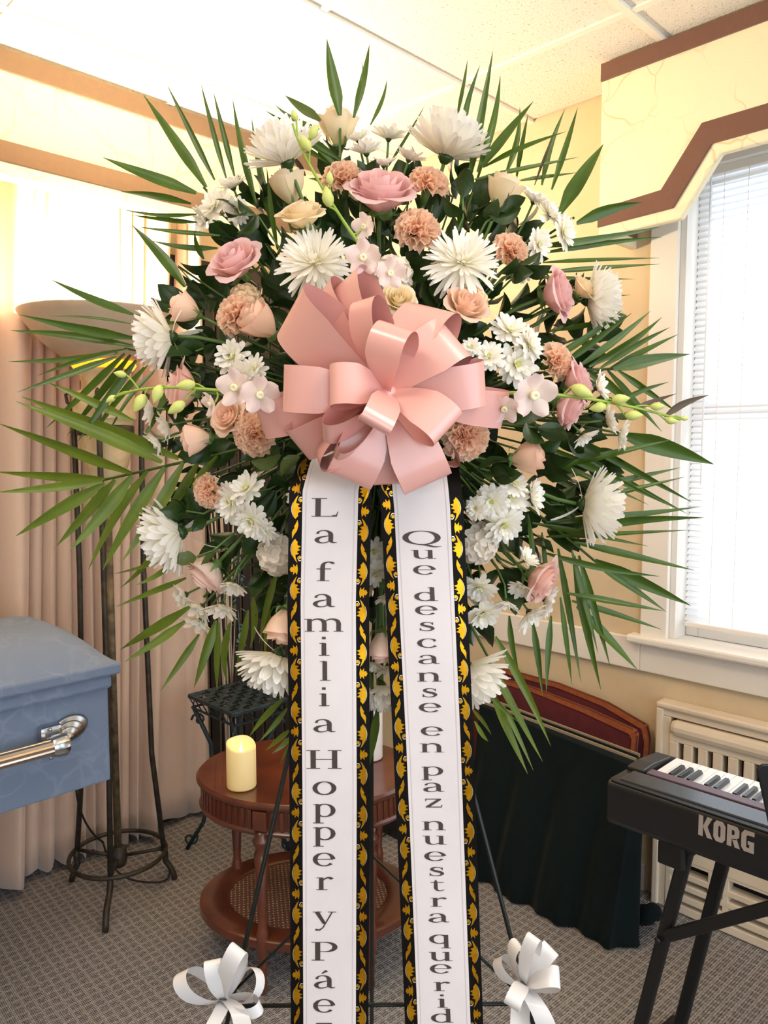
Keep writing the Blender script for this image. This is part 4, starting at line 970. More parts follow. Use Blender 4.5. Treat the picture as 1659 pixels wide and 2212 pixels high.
rose('pink rose nodding at lower right amid white daisies', 1170, 1256, 46, -35, 62, 'pink', roll=.7)
rose('yellow cream rose standing highest in the spray', 730, 272, 40, 88, 78, 'cream', 'bud')
rose('cream rose below the white mum at upper left', 622, 400, 38, 105, 72, 'cream', 'bud', .6)
rose('pale cream rose half hidden behind the left spider mum', 652, 462, 44, 100, 55, 'cream', 'open', .4, depth=1.13)
rose('cream peach rose beside the daisies at upper right', 1088, 410, 38, 70, 70, 'cream', 'bud', .9)
rose('peach rosebud at far left pointing up and left', 398, 666, 32, 155, 80, 'peach', 'bud', .1)
rose('plump peach rosebud left of the bow', 558, 694, 42, 140, 62, 'peach', 'bud', .5)
rose('peach rosebud at left pointing sideways below orchids', 421, 948, 32, 185, 82, 'peach', 'bud', .8)
rose('small yellow cream rose just above the bow', 861, 646, 32, 80, 22, 'yellow', 'open', .3)
rose('peach rose between right spider mum and the bow', 1008, 658, 42, 60, 40, 'peach', 'open', .2)
rose('peach rosebud at right below the orchid leaves', 1142, 990, 36, 5, 75, 'peach', 'bud', .2)
rose('pale pink rosebud hanging between the two message ribbons', 826, 1400, 34, 272, 80, 'blush', 'bud', .2, depth=1.14)
rose('peach rosebud half hidden behind the left message ribbon', 612, 1355, 38, 262, 78, 'peach', 'bud', .4, depth=1.14)
rose('small cream rose tucked beside the right hand white mum', 1262, 622, 30, 40, 60, 'cream', 'open', .3, depth=1.18)
rose('small peach rose at left against the carnation', 492, 900, 34, 150, 30, 'peach', 'open', .3)

# ---- carnations
def carn_petal(ph):
    def f(u, v):
        a = (u-.5)*1.25*(.25+.75*v); L = v*(1+.05*math.sin(u*31+ph))
        return Vector((.15*v*v*math.sin(u*14+ph)+.06*math.sin(u*29+ph)*v**3, L*math.sin(a), L*math.cos(a)))
    return MB().grid(f, 12, 4).mesh('petal', M_carn, True, True)
def carnation(label, x, y, rp, ang, tilt, depth=None):
    d = face_dir(ang, tilt); dp = depth or dd(x, y); sc = rp*1.14/FPX*dp; base = P(x, y, dp)-d*.45*sc
    M = frame(d, base, x*.1, sc); o = empty('carnation', base, label, 'carnation', 'carnations in the spray', M)
    rr = random.Random(int(x+3*y))
    for n, t, L in ((8, 82, 1.0), (8, 62, .98), (8, 44, .95), (7, 27, .92), (5, 12, .88)):
        for k in range(n):
            ph = rr.randrange(4)
            me = cached(('carn', ph), lambda: carn_petal(ph*1.7))
            link('petal', me, o, M=Matrix.Rotation(2*math.pi*k/n+rr.uniform(-.2, .2)+t, 4, 'Z') @ Matrix.Rotation(math.radians(t+rr.uniform(-6, 6)), 4, 'Y') @ Matrix.Scale(L*rr.uniform(.93, 1.05), 4))
    link('calyx', cached('ccalyx', lambda: MB().lathe([(.0, -.75), (.14, -.72), (.2, -.4), (.24, -.02), (.0, .05)], 10).mesh('calyx', M_calyx)), o)
    stem(o, M, base-d*.6*sc, d, .0024)
carnation('peach carnation left of the large top rose', 738, 374, 42, 100, 45)
carnation('peach carnation right of the large top rose', 928, 384, 42, 75, 55)
carnation('peach carnation above the right spider mum', 902, 488, 46, 80, 22)
carnation('peach carnation at upper right beside the daisies', 1112, 538, 40, 30, 40)
carnation('peach carnation left of the plump rosebud', 500, 672, 42, 150, 40)
carnation('peach carnation at left below the orchid blossoms', 540, 938, 46, 200, 30)
carnation('peach carnation at lower right of the pink bow', 1012, 946, 48, -40, 22)
carnation('peach carnation at right above the mauve roses', 1211, 775, 38, 20, 48)
carnation('peach carnation at lower left against white daisies', 440, 1062, 36, 190, 50)

# ---- big chrysanthemums
def strap(w, c, key, m=None):
    def f(u, v):
        e = 2*u-1; hw = w*(.5+.5*math.sin(math.pi*min(1, v*.64+.12)))*(1-max(0, (v-.80)/.20)**2.5*.55)
        return Vector((c*v*v-.35*w*(e*e)*-1*(.6), e*hw, v-.25*abs(c)*v*v))
    return MB().grid(f, 2, 7).mesh('petal', m or M_mum, True, True)
FRONT = [(28, 106, 1.0, .26), (28, 90, .97, .08), (28, 72, .88, -.10), (26, 54, .74, -.18), (20, 36, .58, -.2), (14, 18, .42, -.14)]
SIDE = [(26, 72, .98, -.02), (24, 58, 1.0, -.06), (22, 43, 1.0, -.06), (16, 28, .96, -.04), (8, 12, .9, 0)]
def mum(label, x, y, rp, ang, tilt, lay, depth=None, stray=0):
    d = face_dir(ang, tilt); dp = depth or dd(x, y); sc = rp/FPX*dp; base = P(x, y, dp)
    M = frame(d, base, x*.37, sc); o = empty('chrysanthemum', base, label, 'flower', 'large white chrysanthemums in the spray', M)
    rr = random.Random(int(x*3+y)); inner = MB()
    for li, (n, t, L, c) in enumerate(lay):
        me = cached(('strap', lay is FRONT, li), lambda: strap(.062 if lay is FRONT else .10, c, 0))
        for k in range(n):
            MM = Matrix.Rotation(2*math.pi*(k+.5*(li % 2))/n+rr.uniform(-.09, .09), 4, 'Z') @ Matrix.Rotation(math.radians(t+rr.uniform(-7, 7)*(1 if lay is FRONT else .5)), 4, 'Y') @ Matrix.Scale(L*(rr.uniform(.88, 1.08) if lay is FRONT else rr.uniform(.95, 1.03)), 4)
            if li < 2 or (lay is SIDE and li < 3): link('petal', me, o, M=MM)
            else:
                inner.add([MM @ v.co for v in me.vertices], [tuple(p.vertices) for p in me.polygons], [j/7 for j in range(8) for _ in range(3)])
    for k in range(stray):
        me = cached(('strap', 'stray'), lambda: strap(.06, .25, 0))
        link('petal', me, o, M=Matrix.Rotation(k*2.1+x, 4, 'Z') @ Matrix.Rotation(math.radians(100+25*(k % 2)), 4, 'Y') @ Matrix.Scale(.9, 4))
    ip = inner.build('inner_petals', M_mum, o, smooth=True, attr=True); ip['kind'] = 'stuff'
    link('calyx', cached('mcalyx', lambda: MB().lathe([(.0, -.14), (.07, -.13), (.15, -.04), (.17, .03), (.0, .05)], 12).mesh('calyx', M_leaf)), o)
    if lay is FRONT: link('centre', cached('mcen', lambda: MB().lathe([(.0, .0), (.13, .04), (.1, .12), (.0, .16)], 10).mesh('centre', M_mumc)), o)
    stem(o, M, base-d*.1*sc, d, .0032)
mum('white spider mum facing forward, upper left of the bow', 680, 566, 92, 110, 24, FRONT)
mum('white spider mum facing forward, upper right of the bow', 1000, 566, 92, 78, 26, FRONT)
mum('white mum fanning upward at the upper left edge behind palm blades', 622, 352, 98, 112, 76, SIDE, 1.17)
mum('tall white mum fanning upward at the top right', 962, 340, 104, 74, 78, SIDE)
mum('white mum seen from its side at the far left above the orchid buds', 372, 728, 92, 186, 84, SIDE, stray=3)
mum('white mum seen from its side at the right near the window', 1266, 648, 84, 2, 82, SIDE, 1.2, stray=2)
mum('white mum seen from its side at lower left above the casket', 392, 1150, 98, 196, 84, SIDE, stray=2)
mum('white mum seen from its side at lower right over the palm', 1258, 1090, 98, -8, 84, SIDE, stray=3)
mum('white mum hanging at the bottom left behind the message ribbon', 602, 1412, 98, 250, 80, SIDE, 1.17, stray=1)
mum('white mum hanging at the bottom right above the green velvet', 1006, 1440, 98, -52, 80, SIDE, 1.17)
mum('white mum hanging between the message ribbons above the tall candle', 824, 1478, 66, 270, 80, SIDE, 1.17)

# ---- small daisy-like mums, several heads to a stem
DL = [(17, 84, 1.0, .04), (14, 62, .82, -.08), (10, 38, .56, -.12)]
def daisy_head_mesh(v):
    rr = random.Random(v); b = MB()
    for li, (n, t, L, c) in enumerate(DL[1:]):
        me = cached(('dstrap', li+1), lambda: strap(.16, c, 0))
        for k in range(n):
            MM = Matrix.Rotation(2*math.pi*(k+.5*li)/n+rr.uniform(-.1, .1), 4, 'Z') @ Matrix.Rotation(math.radians(t+rr.uniform(-8, 8)), 4, 'Y') @ Matrix.Scale(L*rr.uniform(.9, 1.06), 4)
            b.add([MM @ q.co for q in me.vertices], [tuple(p.vertices) for p in me.polygons], [j/7 for j in range(8) for _ in range(3)])
    return b.mesh('flower_head', M_mum, True, True)
def daisies(label, heads, depth=None):
    x0, y0 = heads[0][0], heads[0][1]
    mx_ = sum(h[0] for h in heads)/len(heads); my_ = sum(h[1] for h in heads)/len(heads)
    base = P(mx_, my_, (depth or dd(mx_, my_))+.06)
    o = empty('daisy_spray', base, label, 'flower', 'sprays of small white daisies'); O = base.copy()
    for i, (x, y, rp, ang, tilt) in enumerate(heads):
        d = face_dir(ang, tilt); dp = (depth or dd(x, y))+.006*math.sin(i*2.3); sc = rp*1.1/FPX*dp
        hb = P(x, y, dp)-d*.25*sc; rr = random.Random(int(x+y*5))
        M = frame(d, hb-O, x*.3, sc)
        h = link('flower_head', cached(('dh', i % 3), lambda: daisy_head_mesh(i % 3)), o, M=M)
        me = cached(('dstrap', 0), lambda: strap(.15, .05, 0))
        for k in range(17):
            link('petal', me, h, M=Matrix.Rotation(2*math.pi*k/17+rr.uniform(-.12, .12), 4, 'Z') @ Matrix.Rotation(math.radians((82 if tilt < 55 else 58)+rr.uniform(-10, 12)), 4, 'Y') @ Matrix.Scale(rr.uniform(.88, 1.06), 4))
        link('centre', cached('dcen', lambda: MB().lathe([(.0, .02), (.17, .08), (.13, .17), (.0, .2)], 10).mesh('centre', M_dsc)), h)
        link('calyx', cached('mcalyx', None), h)
        pts = bez([hb-O, hb-O-d*.05, (hb-O)*.2+(CORE-O)*.3, (CORE-O)*.8], 6)
        MB().tube(pts, .0019, 5).build('stem', M_stem, o, smooth=True)
daisies('spray of small white daisies at the upper left edge', [(455, 440, 44, 150, 40), (500, 396, 38, 110, 62), (508, 458, 30, 250, 35), (436, 476, 32, 205, 62)])
daisies('spray of small white daisies standing at the very top', [(790, 322, 38, 100, 78), (840, 290, 38, 85, 80), (886, 336, 36, 68, 74), (828, 350, 30, 95, 70), (772, 296, 30, 105, 72)])
daisies('spray of small white daisies at the upper right edge', [(1156, 426, 38, 70, 60), (1196, 458, 44, 40, 52), (1226, 502, 40, -5, 52), (1170, 528, 36, -25, 40), (1140, 586, 32, -60, 70)])
daisies('spray of small white daisies left of the bow above orchids', [(495, 768, 42, 160, 25), (540, 796, 36, 150, 30), (518, 815, 34, 240, 40)])
daisies('spray of small white daisies at the far left below orchid buds', [(322, 886, 38, 188, 80), (356, 922, 38, 200, 76), (336, 958, 34, 215, 76)])
daisies('spray of small white daisies right of the bow', [(1105, 706, 44, 70, 35), (1122, 786, 48, -30, 20), (1152, 742, 40, 15, 50), (1056, 766, 36, 110, 18), (1018, 746, 22, 120, 20)])
daisies('spray of small white daisies at the far right under orchid buds', [(1318, 906, 38, 10, 76), (1346, 938, 38, -15, 76), (1298, 836, 36, 10, 60), (1264, 946, 32, -60, 72)])
daisies('spray of small white daisies at lower left of the bow', [(490, 1085, 44, 190, 35), (527, 1050, 40, 130, 35), (537, 1130, 44, 225, 38), (640, 1076, 30, 200, 55), (565, 1150, 34, 235, 40)])
daisies('spray of small white daisies at lower right of the bow', [(1062, 1086, 40, 250, 25), (1110, 1072, 44, 20, 20), (1092, 1140, 44, -70, 35), (1156, 1072, 40, 8, 62), (1116, 1040, 34, 60, 40), (1026, 1098, 26, 180, 30)])
daisies('spray of small white daisies drooping at lower left by the casket', [(390, 1288, 42, 200, 70), (428, 1318, 44, 228, 64), (478, 1316, 42, 264, 68), (500, 1268, 38, 262, 66), (430, 1350, 44, 242, 74)])
daisies('spray of small white daisies drooping at lower right over palm', [(1034, 1276, 40, 250, 50), (1045, 1335, 42, -75, 48), (1150, 1332, 46, -58, 62), (1186, 1298, 38, -20, 70), (1126, 1272, 32, -120, 60), (1092, 1308, 36, -100, 76), (1140, 1206, 30, 50, 60)])
daisies('small white daisies in the gap between the message ribbons', [(808, 1196, 36, 270, 30), (814, 1246, 38, 275, 45), (834, 1292, 30, -80, 60)], 1.15)
daisies('small white daisies in shade below the ribbon gap rosebud', [(806, 1440, 34, 265, 60), (838, 1448, 34, -85, 66)], 1.16)

# ---- hydrangea clusters
def floret(m, key):
    b = MB()
    for k in range(4):
        a = k*math.pi/2
        def f(u, v, a=a):
            e = 2*u-1; r = v*1.0; w = .52*math.sin(math.pi*min(1, v*.8+.1))**.7*e
            return Vector((r*math.cos(a)-w*math.sin(a), r*math.sin(a)+w*math.cos(a), .22*v*v+.12*w*w))
        b.grid(f, 4, 4)
    return b.mesh('floret', m)
def hydrangea(label, x, y, rp, ang, tilt, m, depth=None):
    d = face_dir(ang, tilt); dp = (depth or dd(x, y))+.02; sc = rp/FPX*dp; base = P(x, y, dp)-d*.5*sc
    M = frame(d, base, 0, sc); o = empty('hydrangea', base, label, 'flower', 'hydrangea heads in the spray', M)
    me = cached(('flor', m.name), lambda: floret(m, 0)); rr = random.Random(int(x))
    for k in range(22):
        z = 1-(k+.5)/22*1.1; a = k*2.39996; r = math.sqrt(max(0, 1-z*z))
        n = Vector((r*math.cos(a), r*math.sin(a), z))
        link('floret', me, o, M=frame(n, n*.72, rr.uniform(0, 3), .40*rr.uniform(.9, 1.1)))
    stem(o, M, base, d, .003)
hydrangea('pinkish white hydrangea cluster above the yellow cream rose', 848, 580, 52, 90, 25, M_hyd)
hydrangea('white hydrangea cluster left of the left message ribbon', 585, 1208, 54, 215, 40, M_hyd)
hydrangea('white hydrangea cluster right of the right message ribbon', 1044, 1186, 54, -45, 40, M_hyd)
hydrangea('cream hydrangea cluster under the left mauve rose', 520, 636, 42, 130, 35, M_hydc)
hydrangea('cream hydrangea tucked under the right spider mum', 1030, 640, 42, 40, 40, M_hydc, 1.10)

# ---- orchid sprays
def opet(w):
    def f(u, v):
        e = 2*u-1; hw = w*math.sin(math.pi*min(1, v*.80+.10))**.8
        return Vector((-.22*v*v+.14*e*e, e*hw, v))
    return MB().grid(f, 4, 6).mesh('petal', M_orc, True, True)
def obud():
    return MB().lathe([(.0, 0), (.18, .08), (.34, .35), (.36, .6), (.24, .95), (.08, 1.2), (.0, 1.28)], 12).mesh('bud', M_bud)
def orchid(label, stemp, blossoms, buds):
    pts = [P(x, y, dp) for x, y, dp in stemp]; base = pts[0]
    o = empty('orchid_spray', base, label, 'orchid', 'dendrobium orchid stems in the spray'); O = base.copy()
    curve = bez([p-O for p in pts], 18)
    MB().tube(curve, [.0028-.0012*i/18 for i in range(19)], 6).build('stem', M_ost, o, smooth=True)
    for x, y, rp, ang, tilt, dp in blossoms:
        d = face_dir(ang, tilt); sc = rp/FPX*dp; c = P(x, y, dp)
        h = link('blossom', cached('olip', lambda: MB().lathe([(.0, -.1), (.08, -.05), (.16, .1), (.2, .3), (.1, .34), (.0, .2)], 10).mesh('blossom', mat('orchid_lip', (246, 238, 196), .5))), o, M=frame(d, c-O, 0, sc))
        for k in range(5):
            w = .50 if k in (1, 4) else .38
            me = cached(('opet', w), lambda: opet(w))
            link('petal', me, h, M=Matrix.Rotation(math.pi/2+k*2*math.pi/5, 4, 'Z') @ Matrix.Rotation(math.radians(74), 4, 'Y'))
        q = min(curve, key=lambda p: (p-(c-O)).length)
        MB().tube(bez([q, (q+c-O)/2-d*.01, c-O-d*.004], 5), .0016, 5).build('flower_stalk', M_ost, o, smooth=True)
    for x, y, L, ang, dp in buds:
        d = face_dir(ang, 84); c = P(x, y, dp); sc = L/1.28/FPX*dp
        link('bud', cached('obud', obud), o, M=frame(d, c-d*.6*sc-O, 0, sc))
        q = min(curve, key=lambda p: (p-(c-O-d*.03)).length)
        MB().tube(bez([q, (q+c-O)/2-d*.004+UC*.004, c-O-d*.6*sc], 5), .0013, 5).build('bud_stalk', M_ost, o, smooth=True)
orchid('orchid stem with green buds rising at the upper left', [(800, 560, 1.06), (740, 480, 1.04), (690, 400, 1.04), (650, 330, 1.05), (632, 268, 1.05)],
    [(786, 556, 42, 250, 20, 1.035), (790, 490, 32, 200, 40, 1.05), (842, 590, 36, 300, 20, 1.04)],
    [(708, 426, 46, 100, 1.03), (712, 385, 30, 90, 1.03), (660, 310, 40, 120, 1.04), (678, 285, 36, 60, 1.04), (636, 250, 26, 110, 1.05)])
orchid('orchid stem with yellow green buds reaching left over daisies', [(600, 850, 1.06), (520, 848, 1.05), (430, 845, 1.05), (330, 815, 1.08), (240, 862, 1.1)],
    [(512, 838, 46, 200, 25, 1.04), (562, 852, 46, 300, 20, 1.03), (458, 872, 30, 200, 60, 1.05)],
    [(402, 832, 44, 190, 1.06), (382, 880, 44, 215, 1.06), (340, 850, 44, 250, 1.07), (302, 870, 46, 240, 1.08), (260, 808, 28, 170, 1.1), (240, 862, 26, 215, 1.1)])
orchid('orchid stem with yellow green buds reaching right toward the window', [(1080, 850, 1.06), (1180, 845, 1.05), (1280, 858, 1.08), (1380, 880, 1.1), (1470, 906, 1.12)],
    [(1150, 852, 54, 300, 25, 1.04), (1090, 880, 38, 250, 40, 1.05)],
    [(1256, 845, 52, -25, 1.06), (1340, 862, 40, 5, 1.08), (1292, 880, 40, 190, 1.08), (1368, 897, 40, 0, 1.09), (1420, 878, 32, 0, 1.1), (1450, 909, 28, -10, 1.11), (1478, 904, 18, -10, 1.12)])

# ---- palm fronds: rachis and every leaflet
def blade(O, a, b, wpx, dp, bend, tw):
    """a lanceolate leaflet from a to b (world points)"""
    d = b-a; L = d.length; d.normalize()
    side = d.cross(FC).normalized(); up = side.cross(d)
    side = side*math.cos(tw)+up*math.sin(tw); up = side.cross(d)
    w = wpx/FPX*dp*.5
    def f(u, v):
        e = 2*u-1; t = v
        hw = w*min(1, .30+2.6*t)*(1-max(0, (t-.30)/.70)**1.7) if t < 1 else w*.03
        c = a+d*(L*t)+up*(bend*math.sin(math.pi*t))+side*(bend*.5*math.sin(math.pi*t))
        return c+side*(e*hw)+up*(-.35*hw*abs(e))-O
    return MB().grid(f, 4, 12)
def frond(label, rach, dp0, leaf, m=M_palm, rw=.0024, seed=0):
    rr = random.Random(seed+5)
    rp = [P(x, y, dp0+.01*i) for i, (x, y) in enumerate(rach)]
    o = empty('palm_frond', rp[0], label, 'palm leaf', 'palm fronds behind the spray'); O = rp[0].copy()
    MB().tube([p-O for p in bez([CORE.lerp(rp[0], .3)]+rp, 14)], [rw*1.3-.001*i/14 for i in range(15)], 6).build('rachis', M_palm, o, smooth=True)
    for q in leaf:
        bx_, by_, tx, ty, wpx = q[:5]; mm = q[5] if len(q) > 5 else m
        d0 = dp0+rr.uniform(-.012, .02); d1 = d0+rr.uniform(-.03, .06)
        blade(O, P(bx_, by_, d0), P(tx, ty, d1), wpx*1.12, d0, rr.uniform(-.008, .008), rr.uniform(-.7, .7)).build('leaflet', mm, o, smooth=True)
    return o
Y_ = M_palm2; B_ = M_palm3
frond('palm frond spreading at the upper left over the pelmet', [(660, 720), (560, 580), (490, 450), (440, 405)], 1.22,
  [(445, 405, 310, 205, 23), (464, 389, 359, 179, 13), (489, 385, 433, 177, 12), (507, 381, 460, 194, 12), (553, 440, 502, 211, 14), (592, 500, 543, 252, 15), (616, 400, 610, 273, 9),
   (424, 418, 222, 340, 26), (413, 440, 260, 414, 13), (425, 463, 263, 452, 9), (425, 480, 285, 465, 10), (475, 509, 296, 490, 11), (470, 536, 327, 520, 12), (400, 620, 285, 486, 24), (600, 540, 576, 360, 12), (440, 560, 420, 500, 12)], seed=1)
frond('palm frond pointing straight up at the top left', [(720, 520), (735, 380), (735, 240)], 1.21,
  [(733, 250, 706, 84, 30), (764, 255, 798, 96, 15), (770, 225, 780, 129, 5), (800, 270, 836, 171, 8), (692, 262, 616, 206, 22), (690, 280, 592, 225, 13), (735, 345, 572, 238, 14), (710, 352, 578, 266, 12), (740, 380, 640, 300, 12), (660, 380, 625, 330, 10, B_)], seed=2)
frond('palm frond of narrow blades rising at the top right', [(950, 640), (1000, 480), (1040, 360)], 1.21,
  [(986, 260, 1010, 129, 8), (995, 330, 1037, 140, 14), (1012, 396, 1065, 109, 17), (1031, 372, 1081, 163, 16), (1042, 362, 1152, 219, 25), (1045, 362, 1223, 284, 20), (1025, 388, 1252, 339, 11), (1118, 391, 1246, 373, 9), (1092, 375, 1123, 230, 15), (1116, 385, 1141, 245, 11), (1170, 400, 1221, 234, 13), (1192, 410, 1248, 232, 13), (839, 360, 919, 226, 9), (989, 500, 992, 380, 12), (1155, 400, 1200, 280, 6, B_)], seed=3)
frond('palm frond with two broad tip blades near the window pelmet', [(1010, 640), (1120, 545), (1240, 470)], 1.22,
  [(1210, 462, 1303, 312, 34, M_palm), (1245, 482, 1388, 437, 24), (1150, 535, 1428, 490, 14), (1180, 545, 1430, 512, 12), (1170, 568, 1425, 557, 13), (1170, 590, 1425, 570, 12), (1150, 600, 1372, 603, 8), (1180, 640, 1362, 637, 8)], seed=4)
frond('palm frond with feathered blades at the middle right over the casing', [(1000, 820), (1180, 797), (1335, 797)], 1.20,
  [(1325, 798, 1490, 765, 26), (1250, 792, 1405, 672, 15), (1272, 792, 1430, 685, 16), (1297, 794, 1447, 707, 16), (1318, 796, 1465, 722, 13), (1210, 790, 1365, 676, 16), (1175, 785, 1345, 668, 14), (1190, 715, 1350, 690, 12), (1335, 800, 1460, 888, 13), (1312, 800, 1430, 933, 16), (1290, 800, 1405, 905, 14), (1262, 800, 1370, 880, 14), (1230, 800, 1320, 850, 12), (1435, 900, 1532, 853, 15, B_), (1330, 872, 1445, 825, 11), (1370, 884, 1462, 850, 11, B_)], seed=6)
frond('palm frond with a broad drooping tip crossing the window at right', [(1000, 900), (1180, 940), (1350, 940)], 1.23,
  [(1345, 938, 1542, 1003, 38), (1200, 1010, 1450, 950, 16), (1190, 1075, 1470, 1010, 17), (1200, 1100, 1480, 1030, 14), (1180, 1130, 1510, 1095, 16), (1250, 1140, 1520, 1118, 22), (1230, 938, 1495, 1085, 17), (1190, 945, 1485, 1110, 15), (1160, 955, 1440, 1090, 15), (1140, 975, 1400, 1090, 14), (1120, 990, 1340, 1110, 14), (1180, 1160, 1490, 1145, 12)], seed=7)
frond('palm frond fanning at the lower right above the velvet', [(980, 980), (1120, 1070), (1230, 1165), (1300, 1225)], 1.22,
  [(1240, 1172, 1500, 1232, 17), (1180, 1195, 1425, 1245, 14), (1285, 1210, 1492, 1308, 27), (1290, 1222, 1440, 1322, 14), (1225, 1282, 1435, 1320, 14), (1235, 1298, 1430, 1360, 13), (1245, 1310, 1377, 1447, 22), (1250, 1200, 1318, 1440, 15), (1240, 1200, 1298, 1490, 19), (1205, 1185, 1255, 1475, 15), (1210, 1290, 1235, 1478, 12), (1190, 1330, 1180, 1495, 13), (1150, 1340, 1172, 1503, 13), (1100, 1330, 1122, 1458, 12), (1235, 1190, 1292, 1412, 13), (1170, 1150, 1190, 1330, 14), (1150, 1130, 1400, 1180, 13), (1140, 1110, 1160, 1300, 13)], seed=8)
frond('palm frond hanging at the bottom right before the velvet boards', [(930, 1180), (1010, 1340), (1060, 1430)], 1.20,
  [(1060, 1500, 1140, 1672, 20), (1085, 1520, 1152, 1664, 10), (1050, 1420, 1172, 1645, 17), (1070, 1375, 1190, 1612, 17), (1020, 1530, 1062, 1588, 10), (1025, 1558, 1055, 1602, 9), (1040, 1460, 1120, 1560, 12)], Y_, seed=9)
frond('palm frond crossing the lamp bowl at the upper left', [(520, 820), (400, 775), (270, 752)], 1.20,
  [(288, 680, 107, 602, 19), (291, 731, 43, 680, 19), (288, 748, 22, 714, 17), (285, 700, 103, 683, 6), (255, 763, 18, 781, 15), (277, 754, 80, 812, 12), (252, 771, 38, 847, 15), (270, 764, 99, 925, 17), (282, 766, 145, 941, 15), (294, 778, 168, 954, 17), (320, 786, 193, 950, 14), (345, 793, 231, 943, 15), (380, 700, 286, 679, 16), (375, 800, 300, 960, 16)], seed=10)
frond('large palm frond of broad blades at the left over the drapes', [(600, 955), (450, 985), (310, 1018), (222, 1037)], 1.18,
  [(289, 910, 103, 826, 17), (387, 990, 47, 857, 28), (350, 999, 34, 867, 28), (284, 1021, -2, 915, 28), (226, 1034, -10, 1019, 19), (222, 1041, -10, 1064, 19), (226, 1044, 34, 1158, 25), (248, 1036, 120, 1182, 23), (284, 1028, 150, 1190, 27), (320, 1017, 190, 1232, 25), (356, 1009, 222, 1231, 24), (396, 999, 262, 1215, 24), (430, 995, 330, 1150, 20), (470, 985, 400, 1120, 20)], Y_, seed=11)
frond('palm frond drooping at the lower left beside the casket', [(700, 1050), (580, 1160), (440, 1290)], 1.21,
  [(345, 1170, 260, 1270, 14), (365, 1205, 245, 1240, 9), (370, 1220, 294, 1264, 12), (402, 1248, 250, 1311, 15), (410, 1310, 260, 1403, 22), (400, 1342, 269, 1430, 17), (430, 1370, 346, 1494, 15), (466, 1340, 419, 1486, 21), (472, 1345, 469, 1494, 13), (497, 1345, 491, 1477, 15), (535, 1318, 509, 1459, 16), (548, 1290, 540, 1401, 16), (580, 1280, 572, 1420, 15), (600, 1230, 560, 1390, 14)], Y_, seed=12)
frond('palm tips hanging below the left ribbon over the table', [(720, 1300), (660, 1440), (628, 1530)], 1.20,
  [(612, 1510, 539, 1590, 14), (628, 1575, 573, 1622, 11), (630, 1590, 587, 1628, 10), (632, 1600, 605, 1650, 10), (620, 1530, 560, 1602, 11)], Y_, seed=13)
frond('single palm blade hanging in the gap between the ribbons', [(815, 1380), (816, 1460), (815, 1520)], 1.16, [(816, 1530, 798, 1655, 17), (806, 1400, 832, 1505, 11), (800, 1450, 815, 1520, 9)], seed=14)

# ---- broad leaves and filler sprigs
def leafmesh(m, k):
    def f(u, v):
        e = 2*u-1; hw = .30*math.sin(math.pi*min(1, v**.85))**.8+.004
        if k == 1: hw *= 1+.10*math.sin(v*40)
        return Vector((.22*math.sin(v*2.4)-.15+.16*abs(e)*hw*2, e*hw, v))
    return MB().grid(f, 4, 9).mesh('leaf', m)
def sprig(label, x, y, dp, ang, tilt, n, L, kind=0, group=None, rr=None, m=None):
    dp += 0 if rr else .045; L *= 1 if rr else .85
    rr = rr or random.Random(int(x*y)); m = m or M_leaf
    base = P(x, y, dp); o = empty('leaf_sprig', base, label, 'leaves', group); O = base.copy()
    d = face_dir(ang, tilt)
    end = base+d*L*.6
    MB().tube([(CORE-O)*.5, (CORE-O)*.15, Vector((0, 0, 0)), end-O], .0018, 5).build('stem', M_stem, o, smooth=True)
    me = cached(('leaf', kind, m.name), lambda: leafmesh(m, kind))
    for k in range(n):
        t = k/max(1, n-1); a = ang+(-1)**k*rr.uniform(25, 75)*(1-t*.8); dk = face_dir(a, min(100, tilt+rr.uniform(-30, 25)))
        link('leaf', me, o, M=frame(dk, base+d*(L*.6*t)-O, rr.uniform(0, 6.28), L*rr.uniform(.75, 1.1)))
    return o
sprig('pointed dark leaf pair beside the top right carnation', 1000, 470, 1.12, 92, 70, 2, .058)
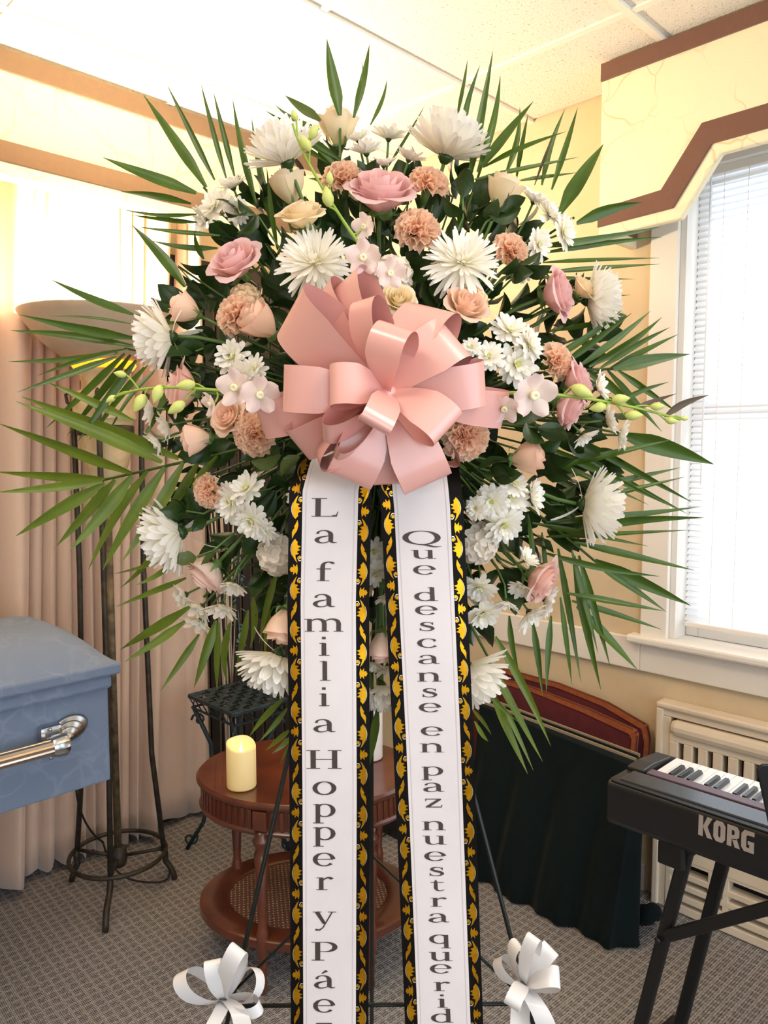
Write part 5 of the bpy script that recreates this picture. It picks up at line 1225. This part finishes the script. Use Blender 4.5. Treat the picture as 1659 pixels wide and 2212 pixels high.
sprig('dark oval leaves below the cream rose at upper right', 1050, 480, 1.11, 30, 60, 4, .055)
sprig('dark leaves around the right spider mum', 1085, 600, 1.11, 10, 60, 4, .055)
sprig('large dark leaf left of the cream florets', 385, 575, 1.17, -50, 70, 2, .075)
sprig('dark leaves beside the far left mum', 460, 745, 1.15, 210, 60, 4, .06)
sprig('olive leaf left of the bow below the carnation', 640, 985, 1.08, 200, 40, 2, .055, m=M_leaf2)
sprig('dark oval leaves below the right orchid blossom', 1120, 920, 1.08, -10, 50, 4, .065)
sprig('dark oval leaves at the right edge of the bow tails', 1030, 1010, 1.08, -20, 50, 4, .06)
sprig('yellow green leaf above the pale lower left rose', 460, 1190, 1.15, 200, 70, 2, .05, 1, m=M_leaf2)
sprig('serrated dark leaves at the upper left under the cream rose', 560, 470, 1.15, 170, 70, 4, .055, 1)
sprig('serrated dark leaves at lower right behind the side facing mum', 1190, 1090, 1.15, 0, 70, 5, .055, 1)
sprig('serrated dark leaves at lower left behind the side facing mum', 440, 1110, 1.15, 170, 70, 5, .055, 1)
sprig('serrated leaves hanging over the bottom left mum', 615, 1440, 1.14, 265, 70, 2, .04, 1)
rr = random.Random(77)
for k in range(104):
    a = k*2.39996; q = 480*math.sqrt((k+2)/106.)
    x = SCX+q*math.cos(a)*.92; y = SCY-q*math.sin(a)*(1.0 if math.sin(a) > 0 else .95)
    sprig('sprig of dark green leaves filling gaps between the spray flowers', x, y, dd(x, y)+rr.uniform(.09, .15), math.degrees(a), rr.uniform(50, 88), 5, rr.uniform(.05, .068), k % 2, 'dark leaf sprigs filling the spray', rr)
fo = empty('floral_foam', CORE, 'dark green foam mound hidden behind the flowers of the spray', 'foam')
b = MB().lathe([(.0, -.05), (.10, -.045), (.17, -.02), (.19, .0), (.15, .025), (.08, .04), (.0, .045)], 28, sy=1.25, M=Matrix((RT, UC, -FC)).transposed().to_4x4())
b.build('foam_block', M_foam, fo, smooth=True)
MB().tube([apex-CORE, FW*.03], .006, 6).build('cage_hook', M_wire, fo)
